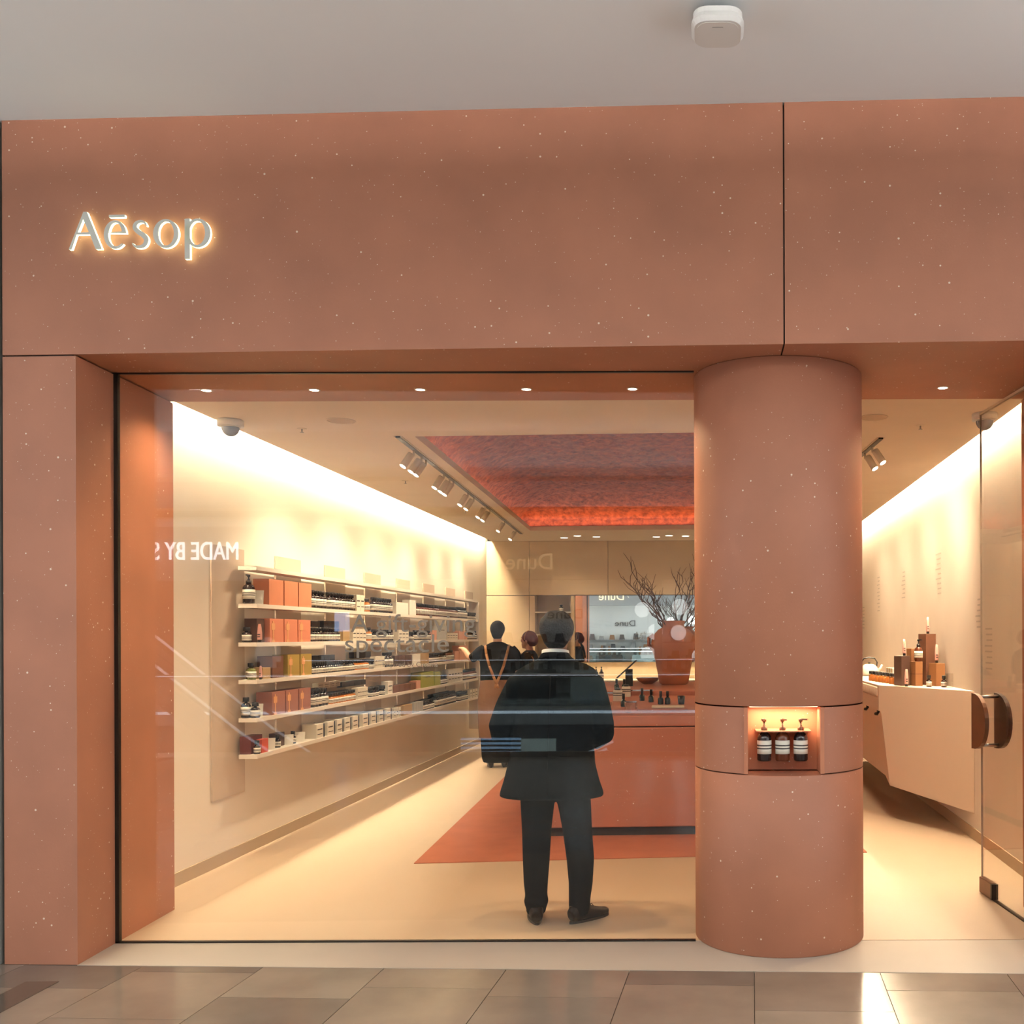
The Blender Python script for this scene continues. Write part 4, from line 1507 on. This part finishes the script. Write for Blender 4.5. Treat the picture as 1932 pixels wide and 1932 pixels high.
def shoe(parent, x, y, ang, m='leather', s=1.0):
    M = Matrix.Translation((x, y, 0)) @ Matrix.Rotation(ang, 4, 'Z')
    mb = MB()
    # along +y, heel at -.08
    mb.loft([(0, -.085, .045, .030, .036), (0, -.06, .052, .038, .045), (0, .0, .055, .042, .048), (0, .07, .042, .046, .036), (0, .13, .032, .047, .026), (0, .175, .028, .036, .022), (0, .195, .026, .018, .015)], 16)
    mb.loft([(0, -.04, .05, .040, .045), (0, -.035, .095, .042, .048)], 14)
    mb.v = [M @ Vector(p) for p in mb.v]
    o = remeshed(mb, 'shoe', m, parent, .008, 3)
    pl = []
    for i in range(28):
        a = 2 * math.pi * i / 28
        yy = .055 + .145 * math.sin(a)
        ww = .041 + .009 * math.sin(a) if True else 0
        pl.append((M @ Vector((ww * math.cos(a), yy, 0))).to_2d())
    MB().prism([tuple(p) for p in pl], .001, .014).build('sole', 'cap_black', o)
    mbl = MB()
    for yy in (.035, .052, .069):
        mbl.tube([M @ Vector((-.020, yy, .096 - yy * .25)), M @ Vector((0, yy + .006, .104 - yy * .25)), M @ Vector((.020, yy, .096 - yy * .25))], .0025, 5)
    mbl.build('lace', 'cap_black', o)
    return o


# ---- the man in the dark suit, his back to the window
mn_ = thing('person', 'man in dark suit with white collar, standing just inside the window, back turned', 'person', (-.852, 5.80, 0))
mb = MB()
head_shapes(mb, 1.618, .95)
neck_shapes(mb, 1.44, 1.58, .056)
hand_shapes(mb, (-.10, .27, 1.02), (.85, .25, -.1), (0, -1, .2), 1, .5)
hand_shapes(mb, (.08, .27, 1.02), (-.85, .25, -.1), (0, -1, .2), -1, .5)
body = remeshed(mb, 'body', 'skin_dark', mn_, .0075, 3)
eyes(body, 1.618, .95)
mb = MB()
mb.ball((0, -.010, 1.660), .099, .113, .099, 24, 16)
mb.loft([(0, -.045, 1.545, .045, .03), (0, -.045, 1.575, .068, .055), (0, -.035, 1.62, .086, .078), (0, -.02, 1.67, .092, .10)], 20)
for i in range(46):
    a = random.uniform(0, 2 * math.pi); e_ = random.uniform(.1, 1.3)
    mb.ball((.084 * math.cos(a) * math.cos(e_), -.012 + .096 * math.sin(a) * math.cos(e_) - (.0 if math.sin(a) < .3 else .03), 1.668 + .080 * math.sin(e_)), .018, .018, .014, 8, 6)
remeshed(mb, 'hair', 'hair_black', mn_, .008, 2)
# jacket
mb = MB()
mb.loft([(-.005, -.02, 1.505, .078, .072), (-.005, -.022, 1.475, .115, .088), (-.005, -.02, 1.450, .175, .10), (-.004, -.015, 1.42, .225, .118), (-.004, -.01, 1.36, .252, .135),
         (-.012, -.005, 1.22, .232, .15), (-.022, 0, 1.05, .228, .158), (-.030, 0, .90, .245, .165), (-.032, 0, .80, .270, .172), (-.032, 0, .735, .292, .176), (-.032, 0, .705, .297, .176)], 32)
mb.loft([(-.16, -.015, 1.39, .05, .06), (-.215, -.01, 1.345, .068, .078), (-.275, -.01, 1.22, .070, .078), (-.322, -.01, 1.10, .066, .074), (-.325, .03, 1.05, .062, .066), (-.25, .15, 1.01, .055, .055), (-.13, .255, 1.015, .046, .046)], 18)
mb.loft([(.15, -.015, 1.39, .05, .06), (.202, -.01, 1.345, .068, .078), (.235, -.01, 1.22, .068, .078), (.262, -.01, 1.11, .062, .072), (.262, .03, 1.06, .060, .064), (.20, .15, 1.01, .055, .055), (.11, .255, 1.015, .046, .046)], 18)
jk = remeshed(mb, 'jacket', 'suit', mn_, .011, 4)
MB().tube([(-.012, -.162, 1.40), (-.02, -.164, 1.2), (-.028, -.166, 1.0), (-.03, -.176, .85), (-.03, -.182, .72)], .0025, 5).build('back_seam', 'suit_trouser', jk)
mb = MB()
mb.loft([(-.01, -.02, 1.520, .076, .070), (-.008, -.024, 1.497, .088, .078), (-.008, -.026, 1.48, .105, .086)], 28)
remeshed(mb, 'jacket_collar', 'suit', mn_, .008, 3)
mb = MB()
vs_, fs_ = [], []
for zz, ra, rb in ((1.500, .080, .076), (1.531, .0755, .0715), (1.531, .0715, .0675), (1.500, .076, .072)):
    for k_ in range(32):
        a = 2 * math.pi * k_ / 32
        vs_.append((-.006 + ra * math.cos(a), -.018 + rb * math.sin(a), zz - .012 * math.sin(a)))
for i in range(3):
    for k_ in range(32):
        fs_.append((i * 32 + k_, i * 32 + (k_ + 1) % 32, (i + 1) * 32 + (k_ + 1) % 32, (i + 1) * 32 + k_))
MB().add(vs_, fs_, 0, True).build('shirt_collar', 'white_cloth', mn_)
# trousers
mb = MB()
mb.loft([(-.02, 0, 1.0, .19, .13), (-.02, 0, .88, .20, .14), (-.015, 0, .80, .205, .135)], 24)
mb.loft([(-.112, 0, .84, .105, .12), (-.112, 0, .70, .098, .105), (-.118, 0, .52, .083, .09), (-.122, .005, .35, .076, .082), (-.124, 0, .22, .068, .076), (-.122, 0, .15, .062, .072), (-.122, 0, .115, .070, .080), (-.122, .0, .075, .056, .066), (-.122, .005, .05, .052, .064)], 20)
mb.loft([(.088, 0, .84, .105, .12), (.092, 0, .70, .096, .105), (.112, 0, .52, .083, .09), (.128, .005, .35, .078, .084), (.130, 0, .22, .068, .078), (.124, 0, .14, .062, .072), (.122, 0, .09, .060, .070), (.122, .005, .045, .056, .066)], 20)
remeshed(mb, 'trousers', 'suit_trouser', mn_, .010, 4)
shoe(mn_, -.125, .0, R(14))
shoe(mn_, .135, .0, R(-42))

# ---- shop assistant reaching to the shelves, back turned
p2 = thing('person', 'assistant in black top with crossed tan apron straps, reaching to the shelves', 'person', (-2.60, 12.7, 0), R(6))
mb = MB()
head_shapes(mb, 1.680, .95)
neck_shapes(mb, 1.49, 1.63, .052)
mb.loft([(-.315, .03, 1.345, .045, .045), (-.36, .10, 1.36, .040, .040), (-.42, .21, 1.43, .034, .034), (-.455, .27, 1.46, .028, .026)], 14)
hand_shapes(mb, (-.455, .27, 1.46), (-.35, .75, .1), (0, 0, -1), -1, .6)
mb.loft([(.26, .02, 1.2, .042, .042), (.255, .09, 1.10, .036, .036), (.20, .20, 1.10, .028, .026)], 14)
hand_shapes(mb, (.20, .20, 1.10), (-.6, .7, .1), (0, 0, -1), 1, .5)
b2 = remeshed(mb, 'body', 'skin', p2, .008, 3)
eyes(b2, 1.680, .95)
mb = MB()
mb.ball((0, -.012, 1.710), .092, .108, .102, 22, 14)
mb.loft([(0, -.05, 1.585, .045, .03), (0, -.05, 1.62, .066, .05), (0, -.03, 1.68, .083, .085)], 18)
remeshed(mb, 'hair', 'hair_black', p2, .009, 3)
mb = MB()
mb.loft([(0, -.02, 1.545, .068, .06), (0, -.022, 1.525, .105, .08), (0, -.02, 1.495, .17, .095), (0, -.015, 1.45, .215, .115), (0, -.01, 1.36, .225, .13), (0, -.005, 1.22, .215, .135), (0, 0, 1.08, .215, .14), (0, 0, .98, .20, .135), (0, 0, .95, .19, .13)], 28)
mb.loft([(-.16, -.01, 1.46, .065, .07), (-.22, 0, 1.42, .066, .07), (-.275, .015, 1.37, .062, .066), (-.325, .035, 1.34, .058, .06)], 16)
mb.loft([(.16, -.01, 1.46, .065, .07), (.215, 0, 1.40, .064, .07), (.245, .01, 1.30, .060, .066), (.262, .02, 1.20, .056, .06)], 16)
remeshed(mb, 'shirt', 'black_shirt', p2, .012, 4)
for s in (-1, 1):
    mb = MB()
    pts_ = [(s * .135, .02, 1.51), (s * .14, -.075, 1.495), (s * .125, -.135, 1.40), (s * .085, -.157, 1.25), (s * .035, -.16, 1.12), (s * -.005, -.158, 1.03), (s * -.02, -.155, .98)]
    for i in range(len(pts_) - 1):
        mb.loft([(*pts_[i], .016, .005), (*pts_[i + 1], .016, .005)], 8)
    mb.build('apron_strap', 'strap_tan', p2)
mb = MB()
mb.loft([(0, 0, 1.08, .212, .150), (0, 0, .98, .225, .160), (0, 0, .82, .245, .172), (0, 0, .60, .245, .176), (0, 0, .42, .235, .176), (0, 0, .36, .23, .174)], 28)
remeshed(mb, 'apron', 'apron_brown', p2, .012, 3)
mb = MB()
mb.loft([(0, 0, .5, .21, .15), (0, 0, .3, .21, .15), (0, 0, .12, .20, .14), (0, 0, .06, .18, .13)], 24)
remeshed(mb, 'skirt', 'black_shirt', p2, .012, 3)
shoe(p2, -.09, 0, R(8), 'cap_black')
shoe(p2, .09, 0, R(-8), 'cap_black')

# ---- woman in profile, facing left
p3 = thing('person', 'woman with red-brown hair and headband in profile behind the man', 'person', (-2.36, 13.5, .007), R(78))
mb = MB()
head_shapes(mb, 1.558, .94)
neck_shapes(mb, 1.38, 1.50, .048)
mb.loft([(-.24, .02, 1.08, .038, .038), (-.23, .10, 1.02, .034, .034), (-.17, .24, 1.08, .026, .024)], 12)
hand_shapes(mb, (-.17, .24, 1.08), (.4, .8, .1), (0, 0, -1), 1, .5)
mb.loft([(.24, .02, 1.08, .038, .038), (.23, .10, 1.02, .034, .034), (.17, .24, 1.08, .026, .024)], 12)
hand_shapes(mb, (.17, .24, 1.08), (-.4, .8, .1), (0, 0, -1), -1, .5)
b3 = remeshed(mb, 'body', 'skin', p3, .008, 3)
eyes(b3, 1.558, .94)
mb = MB()
mb.ball((0, -.018, 1.588), .090, .102, .094, 22, 14)
mb.ball((0, -.075, 1.555), .070, .062, .075, 18, 12)
mb.loft([(0, -.055, 1.475, .05, .035), (0, -.055, 1.52, .07, .055), (0, -.03, 1.57, .082, .085)], 18)
hr = remeshed(mb, 'hair', 'hair_red', p3, .009, 3)
pts_ = [(.092 * math.cos(R(a)), .018 - .018 * math.sin(R(a)), 1.585 + .095 * math.sin(R(a))) for a in range(-15, 200, 15)]
MB().tube(pts_, .006, 8).build('headband', 'strap_tan', p3)
mb = MB()
mb.loft([(0, -.02, 1.425, .06, .055), (0, -.02, 1.405, .095, .072), (0, -.018, 1.38, .150, .088), (0, -.01, 1.33, .19, .105), (0, 0, 1.22, .19, .125), (0, 0, 1.06, .17, .12), (0, 0, .95, .185, .13), (0, 0, .80, .205, .145)], 26)
mb.loft([(-.14, -.01, 1.35, .058, .06), (-.20, 0, 1.28, .056, .06), (-.235, .01, 1.16, .052, .055), (-.24, .02, 1.06, .048, .05)], 14)
mb.loft([(.14, -.01, 1.35, .058, .06), (.20, 0, 1.28, .056, .06), (.235, .01, 1.16, .052, .055), (.24, .02, 1.06, .048, .05)], 14)
remeshed(mb, 'shirt', 'black_shirt', p3, .012, 4)
for s in (-1, 1):
    mb = MB()
    pts_ = [(s * .11, .085, 1.30), (s * .105, .055, 1.38), (s * .10, -.03, 1.40), (s * .10, -.10, 1.33), (s * .05, -.137, 1.15)]
    for i in range(len(pts_) - 1):
        mb.loft([(*pts_[i], .012, .005), (*pts_[i + 1], .012, .005)], 8)
    mb.build('apron_strap', 'strap_tan', p3)
mb = MB()
mb.loft([(-.0, 0, .95, .18, .13), (0, 0, .84, .19, .13)], 22)
mb.loft([(-.095, 0, .86, .095, .11), (-.095, 0, .5, .07, .08), (-.095, 0, .1, .055, .062), (-.095, 0, .06, .055, .062)], 16)
mb.loft([(.095, 0, .86, .095, .11), (.095, 0, .5, .07, .08), (.095, 0, .1, .055, .062), (.095, 0, .06, .055, .062)], 16)
remeshed(mb, 'trousers', 'black_shirt', p3, .012, 3)
shoe(p3, -.09, 0, R(6), 'cap_black')
shoe(p3, .09, 0, R(-6), 'cap_black')

# ================================================================== THE MALL ACROSS THE VOID (seen mirrored in the glass)
YO = -14.0
struct(MB().box(-22, 14, -18.6, -12.0, -.35, 0).build('wall_opposite_gallery_slab', 'mall_grey'), 'gallery slab of the shops across the void')
struct(MB().box(-22, 14, YO - .3, YO, 3.0, 4.3).build('wall_opposite_fascia', 'mall_grey'), 'fascia of the shops across the void')
struct(MB().box(-22, 14, YO - .3, -12.0, 4.3, 4.5).build('wall_opposite_gallery_ceiling', 'mall_white'), 'gallery ceiling of the shops across the void')
struct(MB().box(-22, 14, -12.3, -12.0, 4.3, 5.2).build('wall_opposite_slab_edge', 'mall_grey'), 'slab edge of the shops across the void')
struct(MB().box(-22, 14, YO - .3, YO, 5.2, 12).build('wall_opposite_upper_front', 'mall_dark'), 'upper front of the shops across the void')
struct(MB().box(-22, 14, -12.2, -12.0, 5.6, 6.5).build('wall_opposite_upper_parapet', 'mall_grey'), 'upper parapet of the shops across the void')
struct(MB().box(-22, -8.2, -18.6, -18.4, 0, 3.4).build('wall_opposite_shop_back', 'mall_dark'), 'shop back of the shops across the void')
struct(MB().box(-8.2, 6.0, -18.6, -18.4, 0, 3.4).build('wall_opposite_shop_back', 'mall_white'), 'shop back of the shops across the void')
struct(MB().box(6.0, 14, -18.6, -18.4, 0, 3.4).build('wall_opposite_shop_back', 'mall_dark'), 'shop back of the shops across the void')
struct(MB().box(-22, 14, -18.6, YO - .3, 3.4, 3.5).build('wall_opposite_shop_ceiling', 'mall_white'), 'shop ceiling of the shops across the void')
for x in (-8.2, -5.6, -1.2, 6.0):
    struct(MB().box(x - .09, x + .09, YO - .25, YO, 0, 3.0).build('wall_opposite_mullion', 'mall_grey'), 'mullion of the shops across the void')
struct(MB().box(-8.3, -8.1, -18.4, YO - .3, 0, 3).box(5.9, 6.1, -18.4, YO - .3, 0, 3).build('wall_opposite_party_wall', 'mall_white'), 'party wall of the shops across the void')
for x in (-6.5, -3.5, -.5, 2.5):
    area('shop_light_far', (x, -16.8, 3.35), .7, .7, 34, (0.95, 0.98, 1.0))
area('shop_light_far', (-13.0, -16.8, 3.35), 1, 1, 40, (1.0, 0.9, 0.8))


def far_sign(text, xr, z, w, size, m, label, y=YO + .03, bold=0.0):
    # faces +y; read by someone looking to -y, so it runs towards -x
    me = text_mesh('shop_sign_far', text, size, .04, m, bold=bold)
    fit_text(me, 0, w)
    o = link('shop_sign_far', me, None, (xr, y, z), (R(90), 0, R(180)))
    tag(o, label, 'sign')


far_sign('Dune', -3.75, 3.24, 1.12, .55, 'sign_dune', 'bronze letters Dune on the shop front across the void')
far_sign('Dune', -3.55, 2.12, 1.0, .40, 'mall_dark', 'dark letters Dune on the back wall of the shop across the void', y=-18.36)
far_sign('MADE BY S', -11.35, 3.50, 2.08, .62, 'sign_white', 'white lit letters MADE BY S on the shop front across the void')
for i, (x0, x1) in enumerate(((-5.6, -4.4), (-3.9, -2.2), (-1.9, -1.2), (-9.4, -7.6))):
    o = MB().box(x0, x1, -11.998, -11.95, 5.88, 5.93).build('light_strip', 'strip_mall')
    tag(o, 'thin light strip on the upper storey across the void, %s' % ['second', 'third', 'last', 'first'][i], 'light')
ms = MB().box(-9.0, -8.65, YO + .05, YO + .1, 1.75, 2.22).build('blue_screen', 'screen_blue')
tag(ms, 'small blue advertising screen across the void', 'screen')
for i, (x, y, z) in enumerate(((-1.35, -15.5, 1.72), (-.75, -15.5, 1.70), (-1.50, -15.05, 1.15), (-.2, -15.05, 1.10), (-1.7, -15.9, 2.3), (-.7, -15.05, 2.35))):
    t = thing('globe_lamp', 'white globe lamp in the shop across the void, number %s from the floor' % ords[i], 'lamp', (x, y, z))
    MB().ball((0, 0, 0), .20, .20, .20, 20, 14).build('globe', 'globe_glow', t)
    MB().tube([(0, 0, .19), (0, 0, 3.0 - z)], .008, 6).build('cord', 'mall_dark', t)
# dark display tables with bags inside the far shop
for i, x in enumerate((-6.4, -4.6, -2.9, -1.0, 1.6)):
    t = thing('far_display', 'dark display plinth with shoes in the shop across the void, %s' % ords[i], 'display', (x, -15.6 - .3 * (i % 2), .002))
    MB().box(-.6, .6, -.3, .3, 0, .75).build('plinth', 'mall_dark' if i % 2 else 'mall_white', t)
    for j in range(5):
        MB().prism([(-.07, -.05), (.07, -.05), (.05, .05), (-.05, .05)], .75, .75 + random.uniform(.15, .5), poly2=[(-.05, -.04), (.05, -.04), (.04, .04), (-.04, .04)]).build('handbag', 'mall_dark' if (i + j) % 3 else 'box_tan', t, (-.48 + j * .24, 0, 0))
t = thing('far_shelves', 'dark shelves of handbags on the back wall across the void', 'shelves', (-3.0, -18.38, .002))
for j, zz in enumerate((.45, .95, 1.45)):
    MB().box(-4.6, 4.6, 0, .4, zz - .03, zz).build('shelf_board', 'mall_grey', t)
    for q in range(17):
        hh = random.uniform(.16, .36)
        MB().prism([(-.13, .06), (.13, .06), (.13, .30), (-.13, .30)], 0, hh, poly2=[(-.09, .1), (.09, .1), (.09, .26), (-.09, .26)]).build('handbag', ['mall_dark', 'mall_dark', 'mall_grey', 'box_tan'][(q * 5 + j * 3) % 4], t, (-4.3 + q * .53 + random.uniform(-.08, .08), 0, zz))
# white shirted mannequins in the left shop
for i, x in enumerate((-10.9, -9.25)):
    t = thing('mannequin', 'white shirted mannequin across the void, %s' % ['left one', 'right one'][i], 'mannequin', (x, YO - .6, .30))
    mb = MB()
    mb.loft([(0, 0, 1.32, .06, .055), (0, 0, 1.25, .15, .09), (0, 0, 1.15, .21, .12), (0, 0, .95, .20, .13), (0, 0, .75, .19, .13), (0, 0, .55, .21, .14)], 20)
    mb.loft([(-.19, 0, 1.2, .07, .07), (-.26, 0, 1.0, .06, .06), (-.28, .03, .7, .05, .05)], 12)
    mb.loft([(.19, 0, 1.2, .07, .07), (.26, 0, 1.0, .06, .06), (.28, .03, .7, .05, .05)], 12)
    remeshed(mb, 'shirt', 'white_cloth', t, .02, 2)
    MB().tube([(0, 0, .0), (0, 0, .6)], .03, 10).build('pole', 'mall_dark', t)
    MB().lathe([(.2, -.30), (.2, .0), (.05, .02)], 20).build('base', 'mall_dark', t)


def balustrade(y, z, label):
    t = thing('balustrade', label, 'balustrade', (0, y, z))
    MB().box(-9, 8, -.008, .008, .06, 1.06).build('glass', 'glass_rail', t)
    MB().tube([(-9, 0, 1.09), (8, 0, 1.09)], .025, 8).build('handrail', 'steel', t)
    MB().box(-9, 8, .026, .034, 1.085, 1.095).build('led_line', 'led_cool', t)
    MB().box(-9, 8, -.03, .03, 0, .06).build('shoe_channel', 'steel', t)
    return t


balustrade(-3.0, 0, 'glass balustrade along the near edge of the void')
balustrade(-12.05, 0, 'glass balustrade along the far edge of the void')
o = MB().box(-22, 14, -12.0, -11.97, -.10, -.04).build('edge_light', 'led_cool')
tag(o, 'cool light line along the far slab edge', 'light')
es = thing('escalator', 'escalator with lit skirts rising across the void', 'escalator', (0, -6.0, 0))
for dy in (-.55, .55):
    path = [(-11.5, dy, 3.6), (-9.2, dy, 1.75), (-7.4, dy, .32), (-6.6, dy, -.20), (-5.8, dy, -.36), (-3.0, dy, -.36), (-2.3, dy, -.25), (-1.6, dy, .05)]
    MB().tube(path, .03, 8).build('handrail', 'mall_dark', es)
    MB().tube([(p[0], p[1] + .04, p[2] - .22) for p in path], .022, 6).build('skirt_light', 'led_skirt', es)
    MB().tube([(p[0], p[1], p[2] - .6) for p in path[:6]], .18, 8).build('truss', 'mall_dark', es)
for j in range(5):
    MB().box(-3.9, -2.95, .64, .66, -.02 - j * .07, .015 - j * .07).build('step_light', 'led_blue', es)
MB().box(-2.95, -2.4, .64, .66, -.30, .0).build('comb_light', 'led_green', es)
# dark wall added out of view to block the bright world below the slab
struct(MB().box(-22, 14, -12.25, -12.02, -6.2, -.36).build('wall_void_blocker', 'mall_dark'), 'unseen dark wall added below the gallery slab across the void')
struct(MB().box(-22, 14, -12.0, -3.2, -6.2, -6.0).build('floor_atrium', 'mall_dark'), 'atrium floor far below')
